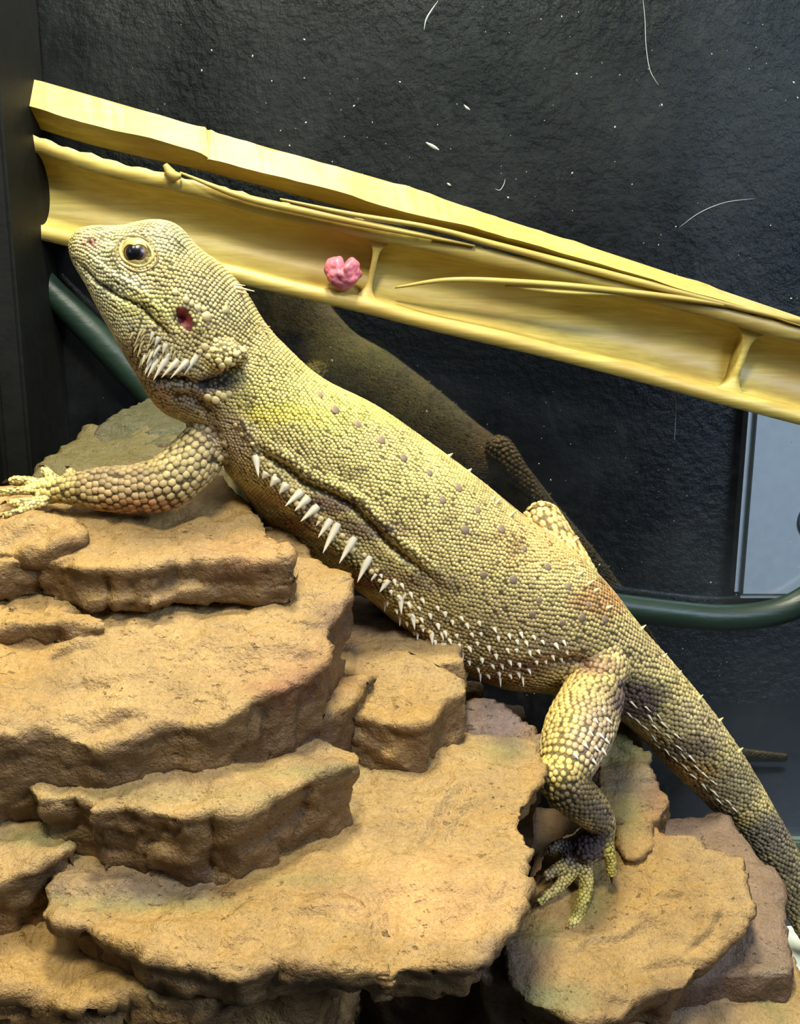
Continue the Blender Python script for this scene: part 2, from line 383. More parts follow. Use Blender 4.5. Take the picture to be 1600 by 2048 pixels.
def slab_mesh(poly3, thick, inset=0.15, flare=0.0, vox=0.0013, amp=1.0, seed=0.0, strata=0.9, edge=0.0019):
    pts = densify(poly3, 0.0025)
    A = np.array(pts)
    c = A.mean(0)
    tang = np.roll(A,-1,0)-np.roll(A,1,0); out = np.stack([tang[:,1], -tang[:,0], 0*tang[:,0]],1)
    area2 = np.sum(A[:,0]*np.roll(A[:,1],-1)-np.roll(A[:,0],-1)*A[:,1])
    if area2 < 0: out = -out
    out /= np.linalg.norm(out,axis=1,keepdims=True)+1e-12
    A = A + out*(fbm(A*52+seed, 2)*1.5*edge + np.round(fbm(A*70+seed+3, 2)*2.0)/2.0*0.9*edge + fbm(A*260+seed, 2)*0.0004)[:,None]
    # rings down the wall: rounded lip, rough, undercut
    rings = []
    prof = [(0.0,-0.0014),(0.0010,-0.0002),(0.003,0.0002)]
    rings.append(A+out*-0.0007)
    K = max(4, int(thick/0.004))
    for k in range(K+1):
        u = k/K; d = 0.0006+u*(thick-0.0006)
        jut = -inset*thick*(u**0.8) + flare*u
        w = fbm(np.c_[A[:,0]*70, A[:,1]*70, np.full(len(A), d*210+seed)], 3)*0.0022*min(1, 0.25+u*2)*strata
        rings.append(A+out*(jut+w)[:,None]+np.array([0,0,-d]))
    bm = bmesh.new(); n = len(A); R = [[bm.verts.new(p) for p in r] for r in rings]
    for k in range(len(R)-1):
        for j in range(n): bm.faces.new((R[k][j], R[k+1][j], R[k+1][(j+1)%n], R[k][(j+1)%n]))
    bm.faces.new(R[0]); bm.faces.new(R[-1][::-1])
    bmesh.ops.triangulate(bm, faces=[f for f in bm.faces if len(f.verts) > 4])
    bmesh.ops.recalc_face_normals(bm, faces=bm.faces[:])
    me = bpy.data.meshes.new('t'); bm.to_mesh(me); bm.free(); V,T = arrays(me); bpy.data.meshes.remove(me)
    V,T,F = voxel(V, T, vox)
    V = smooth_verts(V, T, 1)
    N = vnormals(V, T)
    flat = np.clip(N[:,2], 0, 1)
    d = fbm(V*60+seed, 4)*0.0016*(0.45+0.55*flat) + fbm(V*240+seed, 3)*0.00045
    # bedding: thin terraces running along the layers
    zz = V[:,2] + fbm(V*35+seed+9, 3)*0.009
    st = np.abs(((zz/0.0085) % 1.0)-0.5)*2
    d = d - (1-flat)*np.clip(0.35-st, 0, 1)*0.0022*strata
    fr_ = np.abs(fbm(np.c_[V[:,0]*75, V[:,1]*75, V[:,2]*14]+seed+50, 3)); d = d - (1-flat)*np.clip(0.16-fr_, 0, 1)*0.010
    g = fbm(np.c_[V[:,0]*40+V[:,2]*30, V[:,1]*90, V[:,2]*60]+seed+31, 4)
    d = d + np.clip((g-0.22)*14, 0, 1)*0.0011*flat + np.clip((g+0.35)*14, 0, 1)*0.0010*flat
    cr = np.abs(fbm(np.c_[V[:,0]*38, V[:,1]*60, V[:,2]*60]+seed+77, 4))
    d = d - np.clip(0.05-cr, 0, 1)*20*0.0008*np.clip(fbm(V*30+seed+5,2)*3, 0, 1)
    px, py = project(V); py = py + fbm(V*140+seed, 2)*7
    for poly, w, dp in rock_cracks:
        q, tt = seg_dist(px, py, poly); e = np.clip(np.minimum(tt, 1-tt)*5, 0.1, 1)*np.clip(flat*2-0.3, 0, 1)
        d = d - np.exp(-(q/w)**2)*dp*e
        q, tt = seg_dist(px, py, [(x-0.4*w, y-1.8*w) for x,y in poly]); d = d + np.exp(-(q/(w*1.4))**2)*dp*0.45*e
    V = V + N*(d*amp)[:,None]
    return V, T, F
rock1 = thing('stepped_rock', P(350,1900,0.24)*1.0, 'tan layered resin rock with stepped ledges carrying the lizard', 'rock')
rock1.location = (-0.05, 0.26, 0.0)
rock2 = thing('low_rock', (0.10, 0.27, 0.0), 'low tan resin rock slab under the hind foot of the lizard', 'rock')
rock3 = thing('green_rock', (-0.10, 0.36, 0.0), 'green stained rock behind the front leg of the lizard', 'rock')
def slab(name, parent, px, plane, thick, tint=None, tamt=0.0, label=None, **k):
    poly = [on_plane(x, y, *plane) for x,y in px]
    V,T,F = slab_mesh(poly, thick, **k)
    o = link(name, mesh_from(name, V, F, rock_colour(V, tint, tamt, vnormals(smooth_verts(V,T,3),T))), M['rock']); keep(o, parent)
    if label: o['label'] = label
    return o
def block(name, parent, xy, ztop, slope, thick, tint=None, tamt=0.0, **k):
    poly = [Vector((x, y, ztop+slope*(y-xy[0][1]))) for x,y in xy]
    V,T,F = slab_mesh(poly, thick, **k)
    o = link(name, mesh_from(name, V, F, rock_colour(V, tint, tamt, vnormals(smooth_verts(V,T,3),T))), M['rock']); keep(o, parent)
    return o
DK = lin(120,98,70)
# the stepped rock, top to bottom
slab('ledge', rock1, [(-150,1120),(-150,985),(60,975),(430,962),(540,1030),(562,1060),(588,1105),(602,1138),(560,1128),(500,1136),(430,1127),(350,1128),(300,1148),(240,1150),(150,1142),(60,1120),(0,1128)], (0.262,0.1897,0.26), 0.012, seed=1, label='topmost tan ledge under the front leg')
slab('ledge', rock1, [(-150,1150),(-150,1050),(300,1060),(560,1075),(650,1118),(702,1150),(695,1195),(655,1280),(668,1328),(610,1362),(520,1397),(430,1442),(330,1466),(200,1490),(130,1478),(60,1470),(0,1462),(-150,1470)], (0.225,0.157,0.48), 0.028, seed=2, inset=0.16)
slab('ledge', rock1, [(560,1380),(640,1290),(760,1302),(850,1340),(938,1364),(946,1385),(890,1425),(860,1452),(790,1454),(720,1434),(680,1425),(600,1480)], (0.275,0.149,0.30), 0.024, seed=3, inset=0.12)
slab('ledge', rock1, [(60,1520),(300,1480),(560,1480),(640,1470),(720,1495),(735,1520),(640,1562),(560,1602),(480,1632),(430,1625),(370,1642),(300,1628),(220,1625),(160,1632),(150,1600),(60,1600)], (0.215,0.1409,0.15), 0.022, seed=4, inset=0.2)
slab('ledge', rock1, [(90,1830),(100,1770),(160,1690),(300,1640),(500,1580),(620,1540),(800,1470),(940,1465),(1000,1468),(1082,1478),(1075,1550),(1050,1600),(1045,1645),(1062,1680),(1066,1750),(1058,1800),(1040,1855),(960,1918),(900,1935),(760,1952),(640,1940),(560,1945),(450,1945),(380,1935),(300,1918),(200,1870),(130,1848)], (0.195,0.116,0.20), 0.012, seed=5, inset=0.5)
slab('ledge', rock1, [(-150,1600),(0,1625),(100,1640),(178,1685),(150,1704),(120,1712),(60,1742),(0,1780),(-150,1790)], (0.215,0.125,0.3), 0.022, seed=6)
slab('ledge', rock1, [(-150,1900),(0,1915),(100,1915),(190,1948),(225,1968),(150,1985),(60,2010),(-150,2020)], (0.2,0.100,0.3), 0.02, seed=7)
slab('ledge', rock1, [(-150,2000),(40,2030),(120,2030),(200,2042),(180,2080),(60,2100),(-150,2120)], (0.195,0.088,0.3), 0.03, seed=17)
block('base', rock1, [(-0.17,0.215),(-0.10,0.20),(-0.04,0.198),(-0.018,0.206),(-0.012,0.30),(0.03,0.30),(0.03,0.335),(-0.17,0.335)], 0.105, 0.15, 0.105, seed=8, vox=0.002, inset=0.06, amp=2.0, strata=2.0)
block('base', rock1, [(-0.17,0.235),(-0.04,0.235),(-0.022,0.255),(0.0,0.28),(0.02,0.285),(0.02,0.33),(-0.17,0.33)], 0.147, 0.12, 0.05, seed=9, vox=0.0018, inset=0.02)
block('base', rock1, [(-0.17,0.262),(-0.035,0.262),(-0.025,0.30),(-0.03,0.33),(-0.17,0.33)], 0.172, 0.15, 0.03, seed=10, vox=0.0018, inset=0.02)
block('base', rock1, [(0.034,0.285),(0.046,0.30),(0.046,0.335),(-0.02,0.335),(-0.02,0.30),(0.0,0.29)], 0.112, 0.10, 0.112, seed=11, vox=0.002, inset=0.03, tint=lin(112,94,92), tamt=0.4)
slab('ledge', rock1, [(900,1440),(950,1392),(1000,1408),(1050,1450),(1110,1500),(1080,1560),(940,1560)], (0.28,0.122,0.7), 0.04, seed=12, tint=lin(112,94,92), tamt=0.6)
# thin broken flakes on the ledges
slab('flake', rock1, [(-150,1180),(60,1212),(150,1216),(192,1228),(206,1246),(150,1264),(60,1258),(-150,1252)], (0.225,0.1605,0.48), 0.006, seed=31, inset=0.1)
slab('flake', rock1, [(-150,1020),(60,1030),(130,1052),(176,1076),(120,1090),(30,1098),(-150,1094)], (0.262,0.1927,0.26), 0.006, seed=33, inset=0.1)
slab('flake', rock1, [(500,1800),(640,1790),(800,1850),(770,1900),(785,1940),(640,1935),(420,1930),(360,1880)], (0.195,0.1172,0.20), 0.005, seed=35, inset=0.1)
# right-hand low rock
slab('slab', rock2, [(1000,1850),(1080,1700),(1180,1640),(1290,1610),(1330,1660),(1390,1660),(1420,1690),(1480,1720),(1492,1780),(1505,1820),(1500,1865),(1440,1930),(1380,1965),(1300,2000),(1240,2028),(1150,2045),(1050,2005),(990,1960)], (0.262,0.074,0.45), 0.022, seed=13, inset=0.5)
slab('boulder', rock2, [(1190,1490),(1240,1452),(1305,1505),(1312,1540),(1342,1590),(1335,1622),(1300,1648),(1200,1650)], (0.31,0.1,0.43), 0.05, seed=14, inset=0.05)
slab('ridge', rock2, [(1225,1600),(1262,1590),(1302,1650),(1298,1690),(1262,1722),(1240,1690)], (0.292,0.090,0.5), 0.012, seed=15, inset=0.2)
slab('slab', rock2, [(1470,1750),(1530,1780),(1570,1880),(1600,1950),(1680,2060),(1600,2200),(1250,2200),(1150,2080),(1250,1900)], (0.29,0.060,0.35), 0.05, seed=16, inset=0.05)
block('base', rock2, [(0.055,0.262),(0.12,0.262),(0.13,0.30),(0.12,0.33),(0.055,0.33)], 0.06, 0.2, 0.06, seed=18, vox=0.002, inset=0.02, tint=lin(112,94,92), tamt=0.6)
block('base', rock2, [(0.022,0.255),(0.05,0.25),(0.07,0.262),(0.07,0.33),(0.04,0.33)], 0.064, 0.2, 0.064, seed=19, vox=0.002, inset=0.1, tint=lin(112,94,92), tamt=0.5)
block('boulder', rock2, [(0.066,0.342),(0.088,0.342),(0.094,0.360),(0.090,0.380),(0.062,0.380)], 0.1195, 0.05, 0.1195, seed=40, vox=0.0016, inset=0.01, tint=lin(84,92,56), tamt=0.5)
# green rock at the back
GT = lin(62,68,34)
slab('slab', rock3, [(40,965),(120,897),(175,853),(230,848),(340,858),(440,870),(520,900),(520,1000),(300,1010),(60,1000)], (0.34,0.200,0.28), 0.20, seed=20, tint=GT, tamt=0.8, inset=0.02, vox=0.002, label='green stained slab')
slab('boulder', rock3, [(190,860),(240,812),(290,792),(360,785),(450,830),(450,900),(200,900)], (0.38,0.212,0.4), 0.05, seed=21, tint=lin(50,58,34), tamt=0.9, inset=0.02)

# ================================================================== LIZARD
liz = thing('bearded_dragon', (0.0, 0.31, 0.10), 'pale yellow bearded dragon lizard stretched over the tan rock with head raised', 'lizard')
ST = [ # top px, bottom px, Y, half depth (m), squareness, scale size
 ((142,478),(141,502),0.2845,0.0022,2.0,.0009),
 ((160,457),(151,530),0.2845,0.0055,2.1,.0010),
 ((195,451),(178,572),0.2850,0.0085,2.2,.0010),
 ((245,451),(206,624),0.2855,0.0115,2.3,.0011),
 ((300,440),(236,674),0.2860,0.0145,2.4,.0011),
 ((348,447),(264,718),0.2870,0.0175,2.5,.0012),
 ((392,492),(288,757),0.2890,0.0195,2.4,.0012),
 ((442,530),(308,795),0.2910,0.0198,2.3,.0012),
 ((489,582),(335,825),0.2930,0.0185,2.2,.0012),
 ((528,645),(385,850),0.2960,0.0178,2.1,.0012),
 ((568,690),(425,885),0.2990,0.0188,2.1,.0012),
 ((642,756),(462,950),0.3030,0.0215,2.1,.0012),
 ((755,814),(545,1048),0.3070,0.0235,2.1,.0012),
 ((862,888),(650,1125),0.3100,0.0245,2.1,.0013),
 ((965,965),(755,1205),0.3130,0.0245,2.1,.0013),
 ((1055,1038),(850,1292),0.3160,0.0240,2.1,.0014),
 ((1135,1095),(985,1362),0.3180,0.0220,2.1,.0015),
 ((1212,1165),(1090,1378),0.3210,0.0190,2.1,.0016),
 ((1285,1258),(1170,1402),0.3250,0.0160,2.0,.0018),
 ((1355,1337),(1248,1442),0.3300,0.0135,2.0,.0020),
 ((1438,1440),(1332,1528),0.3350,0.0112,2.0,.0020),
 ((1500,1532),(1408,1602),0.3400,0.0092,2.0,.0019),
 ((1552,1622),(1476,1674),0.3430,0.0076,2.0,.0018),
 ((1598,1705),(1530,1747),0.3450,0.0062,2.0,.0020),
 ((1628,1795),(1572,1830),0.3460,0.0050,2.0,.0020),
 ((1672,1868),(1630,1906),0.3460,0.0040,2.0,.0019),
 ((1760,1890),(1748,1924),0.3450,0.0030,2.0,.0018),
 ((1900,1906),(1896,1926),0.3450,0.0016,2.0,.0016)]
n_r = 300; m_r = 64
Cc = np.array([np.array((P(*a,Y)+P(*b,Y))/2) for a,b,Y,h,q,s in ST]); Aa = np.array([np.array((P(*a,Y)-P(*b,Y))/2) for a,b,Y,h,q,s in ST])
Oth = np.array([(h,q,s) for a,b,Y,h,q,s in ST])
C = catmull(Cc, n_r); A = catmull(Aa, n_r); O3 = catmull(Oth, n_r); Hd = np.maximum(O3[:,0], .0008); Sq = O3[:,1]; Sz = O3[:,2]
th = np.linspace(0, 2*np.pi, m_r, endpoint=False)
def sup(x, q): return np.sign(x)*np.abs(x)**(2/q)
cs = sup(np.cos(th)[None,:], Sq[:,None]); sn = sup(np.sin(th)[None,:], Sq[:,None])
B = np.zeros_like(C); B[:,1] = Hd
rings = C[:,None] + A[:,None]*cs[:,:,None] + B[:,None]*sn[:,:,None]
tubes = [dict(C=C, rings=rings, size=Sz, name='trunk')]
parts = [grid_tube(rings)]
def limb(spec, size, name, m=20):
    pts = [np.array(P(x,y,Y)) for x,y,r,Y in spec]
    rad = [r*Y/(FPX*CP) for x,y,r,Y in spec]
    c,a,b,rg = round_tube(pts, rad, m, n=max(24, len(spec)*8))
    tubes.append(dict(C=c, rings=rg, size=np.full(len(c), size), name=name)); parts.append(grid_tube(rg))
    return pts
limb([(470,850,46,.300),(420,885,50,.290),(372,935,53,.286),(325,968,52,.284),(260,978,47,.284),(205,978,42,.285),(155,978,32,.287),(118,980,24,.289),(96,984,22,.290),(80,988,15,.291)], .0023, 'foreleg')
FING = [
 [(118,968,11,.290),(100,952,11,.293),(86,936,9,.295)],
 [(150,962,12,.290),(142,947,11,.292),(137,938,8,.293)],
 [(98,974,11,.290),(56,962,10,.292),(18,961,8.5,.293)],
 [(88,984,10,.289),(45,981,9,.289),(-8,987,8,.289)],
 [(98,998,11,.287),(52,1006,10.5,.285),(14,1005,8.5,.285)],
 [(92,1004,9,.285),(50,1020,7.5,.283),(6,1032,6.5,.281)]]
for f in FING: limb(f, .0013, 'finger', 14)
limb([(1205,1330,56,.312),(1185,1395,64,.298),(1158,1460,72,.284),(1135,1520,61,.273),(1124,1556,46,.2685)], .0021, 'thigh', 26)
limb([(1122,1536,40,.269),(1122,1562,46,.267),(1146,1588,47,.269),(1180,1618,41,.273),(1203,1652,30,.276),(1180,1688,36,.277),(1160,1716,28,.276)], .0018, 'shank', 24)
TOES = [
 [(1160,1690,14,.278),(1122,1688,12,.279),(1096,1702,10.5,.278)],
 [(1158,1710,14,.276),(1118,1735,12,.275),(1088,1756,10.5,.274)],
 [(1158,1730,14,.275),(1118,1773,12.5,.273),(1074,1806,10.5,.270)],
 [(1170,1728,16,.275),(1172,1775,15.5,.273),(1156,1828,14,.269),(1131,1868,12,.264)],
 [(1206,1660,14,.275),(1219,1705,13,.274),(1223,1752,11,.274)]]
for f in TOES: limb(f, .0013, 'toe', 14)
limb([(1140,1170,60,.330),(1110,1100,50,.343),(1085,1045,40,.349),(1100,1060,36,.357),(1150,1140,30,.364),(1200,1220,24,.366),(1230,1290,24,.362)], .0026, 'far_hind_leg')
limb([(520,870,44,.320),(505,900,40,.340),(480,925,34,.352),(455,935,26,.358),(440,940,22,.360)], .0027, 'far_fore_leg')
FARTOES = [[(1228,1285,11,.362),(1205,1292,10,.367),(1185,1300,8,.370)],[(1230,1290,11,.361),(1210,1305,10,.364),(1190,1318,8,.366)],[(1230,1292,11,.360),(1222,1308,10,.360),(1208,1322,8,.360)],[(1232,1285,10,.364),(1238,1292,9,.370),(1236,1300,7,.374)],
 [(446,936,9,.360),(425,934,8,.366),(408,932,7,.369)],[(446,940,9,.359),(424,944,8,.362),(404,946,7,.364)],[(446,942,9,.358),(426,952,8,.358),(408,956,7,.357)]]
for f in FARTOES: limb(f, .0013, 'far_toe', 12)
# folds and lumps that belong to the body volume
def lump(px, py, Y, r, rr=None):
    R = r*Y/(FPX*CP); c = np.array(P(px,py,Y))
    bm = bmesh.new(); bmesh.ops.create_icosphere(bm, subdivisions=3, radius=R)
    if rr: bmesh.ops.transform(bm, matrix=Matrix.Diagonal(Vector(rr)).to_4x4(), verts=bm.verts[:])
    bmesh.ops.translate(bm, vec=c, verts=bm.verts[:])
    V = np.array([v.co[:] for v in bm.verts]); T = np.array([[v.index for v in f.verts] for f in bm.faces]); bm.free()
    parts.append((V, [T]))
lump(445,712,.2785,46,(1.1,.55,.7))      # jowl behind the ear
lump(345,735,.277,46,(1,.5,.6))        # beard
lump(433,800,.2815,26,(1.2,.6,.6))     # neck fold
lump(300,500,.2790,66,(1,.40,.72))      # orbit
lump(1160,1700,.2785,46,(1,.55,.72))     # sole
lump(1118,1553,.2675,49)
lump(470,860,.287,55,(1,.5,1))         # shoulder
V, F = merge(parts)
V, T, F = voxel(V, F, 0.00056)
V = smooth_verts(V, T, 6)
# ---- sculpting (all in metres, along the skin normal, on the side of the animal that shows)
def sculpt(V, feats):
    N = vnormals(V, T); px, py = project(V); near = np.clip((CAM[1]-N[:,1])*1.0, 0, 1); near = np.clip(-N[:,1]*2.5+0.4, 0, 1)
    near = near*(V[:,1] < 0.322)
    D = np.zeros(len(V))
    for poly, w, amt in feats:
        if len(poly) == 1: d = np.hypot(px-poly[0][0], py-poly[0][1]); e = 1.0
        else:
            d, tt = seg_dist(px, py, poly); e = np.clip(np.minimum(tt, 1-tt)*6, 0.25, 1)
        D += np.exp(-(d/w)**2)*amt*e
    return V + N*(D*near)[:,None]
CREASE = [(505,885),(530,912),(575,938),(610,968),(660,988),(705,1012),(742,1050),(782,1092),(830,1130),(880,1178),(915,1210)]
V = sculpt(V, [
 (CREASE[:-1], 9, -0.0019), ([(x+12,y-14) for x,y in CREASE[:-1]], 12, 0.0012),
 ([(500,905),(560,975),(620,1040),(690,1098),(760,1165),(830,1242),(900,1305),(960,1335)], 20, 0.0018),
 ([(430,950),(500,990),(570,1040),(640,1100)], 14, -0.0010),
 ([(300,762),(345,762),(385,765)], 9, -0.0028), ([(292,735),(340,738),(385,735)], 10, 0.0012), ([(385,775),(430,768),(465,748),(490,725)], 10, -0.0026), ([(330,790),(390,800),(430,835)], 12, -0.0016),
 ([(420,850),(440,905),(425,940)], 15, -0.0018), ([(475,830),(500,870),(515,900)], 10, 0.0012),
 ([(152,520),(190,562),(235,592),(278,612),(320,652),(348,680)], 4.0, -0.0015),
 ([(170,505),(215,545),(262,570),(310,610),(345,650)], 8, 0.0007),
 ([(368,637)], 15, -0.0040), ([(352,618),(392,640),(402,668)], 9, 0.0010),
 ([(225,490),(228,520),(250,548)], 7, 0.0008),
 ([(273,506)], 26, -0.0014), ([(192,476),(232,480)], 10, -0.0007), ([(182,484)], 5, -0.0008),
 ([(1080,1330),(1150,1322),(1235,1345),(1260,1400)], 12, -0.0016), ([(960,1330),(1080,1345),(1160,1325)], 16, -0.0008)])
V = smooth_verts(V, T, 1)
N = vnormals(V, T)
bvh = BVHTree.FromPolygons([tuple(v) for v in V], [tuple(f) for f in F])
# ---- pigment
def S(r,g,b): return np.array(lin(r,g,b))
pig = [ # px, py, rx, ry, colour, strength
 (250,480,140,60,S(206,190,112),.8),(205,590,90,110,S(220,214,164),.95),(330,470,60,40,S(186,176,130),.8),(190,470,40,20,S(190,172,120),.7),(180,490,18,14,S(176,130,100),.6),
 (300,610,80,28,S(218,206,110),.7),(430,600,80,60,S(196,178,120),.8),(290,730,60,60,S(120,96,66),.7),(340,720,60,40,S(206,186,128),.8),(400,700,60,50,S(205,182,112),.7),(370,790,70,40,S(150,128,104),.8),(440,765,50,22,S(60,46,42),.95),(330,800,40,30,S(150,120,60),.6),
 (600,800,140,90,S(212,196,104),.9),(700,830,120,40,S(214,204,96),.8),(800,950,180,80,S(210,192,108),.8),(560,830,100,20,S(226,206,70),.7),(930,1080,140,110,S(208,186,112),.8),
 (450,880,60,60,S(170,146,116),.8),(440,915,34,24,S(120,96,58),.7),(520,1000,150,20,S(150,108,60),.6),
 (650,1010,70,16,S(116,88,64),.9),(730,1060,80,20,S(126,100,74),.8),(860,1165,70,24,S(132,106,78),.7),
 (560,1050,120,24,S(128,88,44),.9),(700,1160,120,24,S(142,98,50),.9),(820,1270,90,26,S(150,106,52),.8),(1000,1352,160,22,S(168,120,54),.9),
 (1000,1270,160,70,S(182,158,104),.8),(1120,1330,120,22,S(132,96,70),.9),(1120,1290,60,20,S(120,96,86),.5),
 (1090,1090,120,50,S(200,160,90),.6),(1200,1200,50,40,S(184,118,62),.6),(1080,1040,60,50,S(206,172,104),.8),
 (260,970,120,60,S(196,164,112),.9),(370,930,80,60,S(202,178,116),.9),(280,1012,120,18,S(178,124,74),.8),(60,985,80,40,S(206,182,106),.9),
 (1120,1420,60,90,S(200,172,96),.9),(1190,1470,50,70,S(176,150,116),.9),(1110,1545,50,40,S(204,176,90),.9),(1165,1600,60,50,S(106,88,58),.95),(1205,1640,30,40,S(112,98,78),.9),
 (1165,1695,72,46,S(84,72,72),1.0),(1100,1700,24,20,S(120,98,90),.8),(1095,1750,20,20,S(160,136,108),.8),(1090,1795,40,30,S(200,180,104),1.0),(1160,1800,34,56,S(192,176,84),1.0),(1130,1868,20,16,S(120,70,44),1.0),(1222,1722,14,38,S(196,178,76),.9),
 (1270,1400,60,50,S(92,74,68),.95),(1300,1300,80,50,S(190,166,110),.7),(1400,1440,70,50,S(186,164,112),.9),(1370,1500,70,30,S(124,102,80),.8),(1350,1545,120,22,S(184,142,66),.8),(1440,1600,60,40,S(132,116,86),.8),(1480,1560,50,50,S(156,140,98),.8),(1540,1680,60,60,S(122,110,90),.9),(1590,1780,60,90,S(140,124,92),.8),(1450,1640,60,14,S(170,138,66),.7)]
def pigment(V, N):
    px, py = project(V); c = np.tile(S(198,176,108), (len(V),1))
    c = c*(1+0.16*fbm(V*75+3,3))[:,None]
    wob = fbm(V*130, 3)*0.25
    for bx,by,rx,ry,cc,s in pig:
        d = np.hypot((px-bx)/rx, (py-by)/ry)+wob
        w = (np.clip((1.3-d)/0.7, 0, 1)*s)[:,None]; c = c*(1-w)+cc*w
    under = np.clip(-N[:,2]-0.35, 0, 1)[:,None]*0.0
    c = c*(1+0.14*fbm(V*90+33,3))[:,None]
    sp = np.clip(fbm(V*190+7, 2)-0.38, 0, 1)[:,None]*1.3
    g_ = c.mean(1, keepdims=True)*np.array([1.12,1.02,0.72]); c = c*0.96+g_*0.04
    return c*(1-sp*0.5)
colr = pigment(V, N)
body = link('body', mesh_from('body', V, F, colr*0.36), M['skin']); keep(body, liz)
# ---- scales: rows laid around each tube, dropped on the skin
pos = []; nor = []; dirs = []; siz = []; nm = []
for tb in tubes:
    C_, R_, S_ = tb['C'], tb['rings'], tb['size']
    seg = np.linalg.norm(np.diff(C_,axis=0),axis=1); arc = np.r_[0, np.cumsum(seg)]
    s = 0.0; row = 0
    while s < arc[-1] and row < 2000:
        u = np.interp(s, arc, np.arange(len(C_))); i = min(int(u), len(C_)-2); f = u-i
        rg = R_[i]*(1-f)+R_[i+1]*f; sz = S_[i]*(1-f)+S_[i+1]*f
        loop = np.vstack([rg, rg[:1]]); pl = np.r_[0, np.cumsum(np.linalg.norm(np.diff(loop,axis=0),axis=1))]
        n = max(5, int(round(pl[-1]/sz)))
        q = ((np.arange(n)+0.5*(row%2)+RNG.normal(0,0.14,n))/n % 1.0)*pl[-1]
        pts = np.stack([np.interp(q, pl, loop[:,k]) for k in range(3)],1)
        tg = C_[min(i+1,len(C_)-1)]-C_[max(i-1,0)]; tg = tg/np.linalg.norm(tg)
        for p in pts:
            loc, no, idx, dist = bvh.find_nearest(Vector(p), 0.006)
            if loc is None or dist > (0.0050 if tb['name'] == 'trunk' else 0.0022): continue
            pos.append(loc[:]); nor.append(no[:]); dirs.append(tg); siz.append(sz); nm.append(tb['name'])
        s += sz*0.80; row += 1
pos = np.array(pos); nor = np.array(nor); dirs = np.array(dirs); siz = np.array(siz)
order = np.argsort(-siz, kind='stable') if False else np.r_[[k for k in range(len(nm)) if nm[k] != 'trunk'], [k for k in range(len(nm)) if nm[k] == 'trunk']].astype(int)
cell = 0.0015; gridd = {}; keepi = []
for k in order:
    p = pos[k]; g = (int(p[0]//cell), int(p[1]//cell), int(p[2]//cell)); r = siz[k]*0.62; bad = False
    for dx in (-1,0,1):
        for dy in (-1,0,1):
            for dz in (-1,0,1):
                for j in gridd.get((g[0]+dx,g[1]+dy,g[2]+dz), ()):
                    q = pos[j]
                    if (p[0]-q[0])**2+(p[1]-q[1])**2+(p[2]-q[2])**2 < r*r: bad = True; break
                if bad: break
            if bad: break
        if bad: break
    if not bad: gridd.setdefault(g, []).append(k); keepi.append(k)
keepi = np.array(keepi); pos = pos[keepi]; nor = nor[keepi]; dirs = dirs[keepi]; siz = siz[keepi]
# fill the bare skin between the rows
from mathutils.kdtree import KDTree
kd = KDTree(len(pos))
for k in range(len(pos)): kd.insert(pos[k], k)
kd.balance(); extra = {}; ep = []; en = []; ed = []; es = []
for k in RNG.permutation(len(V))[:90000]:
    p = V[k]; co, j, dist = kd.find(p); r = siz[j]*0.80
    if dist < r: continue
    g = (int(p[0]//.003), int(p[1]//.003), int(p[2]//.003)); bad = False
    for dx in (-1,0,1):
        for dy in (-1,0,1):
            for dz in (-1,0,1):
                for q in extra.get((g[0]+dx,g[1]+dy,g[2]+dz), ()):
                    if (p[0]-q[0])**2+(p[1]-q[1])**2+(p[2]-q[2])**2 < r*r: bad = True
    if bad: continue
    extra.setdefault(g, []).append(p); ep.append(p); en.append(N[k]); ed.append(dirs[j]); es.append(siz[j])
print('filled', len(ep))
if ep: pos = np.vstack([pos, ep]); nor = np.vstack([nor, en]); dirs = np.vstack([dirs, ed]); siz = np.r_[siz, es]
qx, qy = project(pos); nearm = pos[:,1] < 0.29
ang = -0.45; ux = (qx-369)*math.cos(ang)+(qy-637)*math.sin(ang); uy = -(qx-369)*math.sin(ang)+(qy-637)*math.cos(ang)
hide = nearm & ((np.hypot(ux/14, uy/26) < 1) | (np.hypot((qx-273)/31,(qy-506)/28) < 1) | (np.hypot(qx-184,qy-484) < 8))
pos, nor, dirs, siz = pos[~hide], nor[~hide], dirs[~hide], siz[~hide]
big = np.clip((siz-0.0013)/0.0009, 0, 1)
pxs, pys = project(pos)
f = dirs - nor*np.sum(dirs*nor,1,keepdims=True); f /= np.linalg.norm(f,axis=1,keepdims=True)+1e-9
sd = np.cross(nor, f)
tmpl = [(0.25,0.0,1.0)]
for k in range(6):
    a = k*math.pi/3; tmpl.append((0.10+0.80*math.cos(a), 0.80*math.sin(a), 0.80))
for k in range(6):
    a = k*math.pi/3; tmpl.append((1.04*math.cos(a)+(0.14 if k == 0 else 0), 1.0*math.sin(a), -0.30))
tmpl = np.array(tmpl); K = len(tmpl)
tz = np.repeat(tmpl[None,:,2], len(pos), 0).copy()
tz[:,[0]] += 0.35*big[:,None]; tz[:,[1,2,6]] += 0.25*big[:,None]       # trailing edge lifts on the large scales
hs = siz*(0.125+0.02*big)*RNG.uniform(0.7,1.4,len(siz))
ha = siz*0.52*(1+0.14*big); hb = siz*0.52
SV = (pos[:,None] + f[:,None]*(tmpl[None,:,0]*ha[:,None])[:,:,None] + sd[:,None]*(tmpl[None,:,1]*hb[:,None])[:,:,None] + nor[:,None]*(tz*hs[:,None])[:,:,None]).reshape(-1,3)
ft = [(0,1+k,1+(k+1)%6) for k in range(6)]
fq = [(1+k,7+k,7+(k+1)%6,1+(k+1)%6) for k in range(6)]
off = (np.arange(len(pos))*K)[:,None,None]
FT = (np.array(ft)[None]+off).reshape(-1,3); FQ = (np.array(fq)[None]+off).reshape(-1,4)
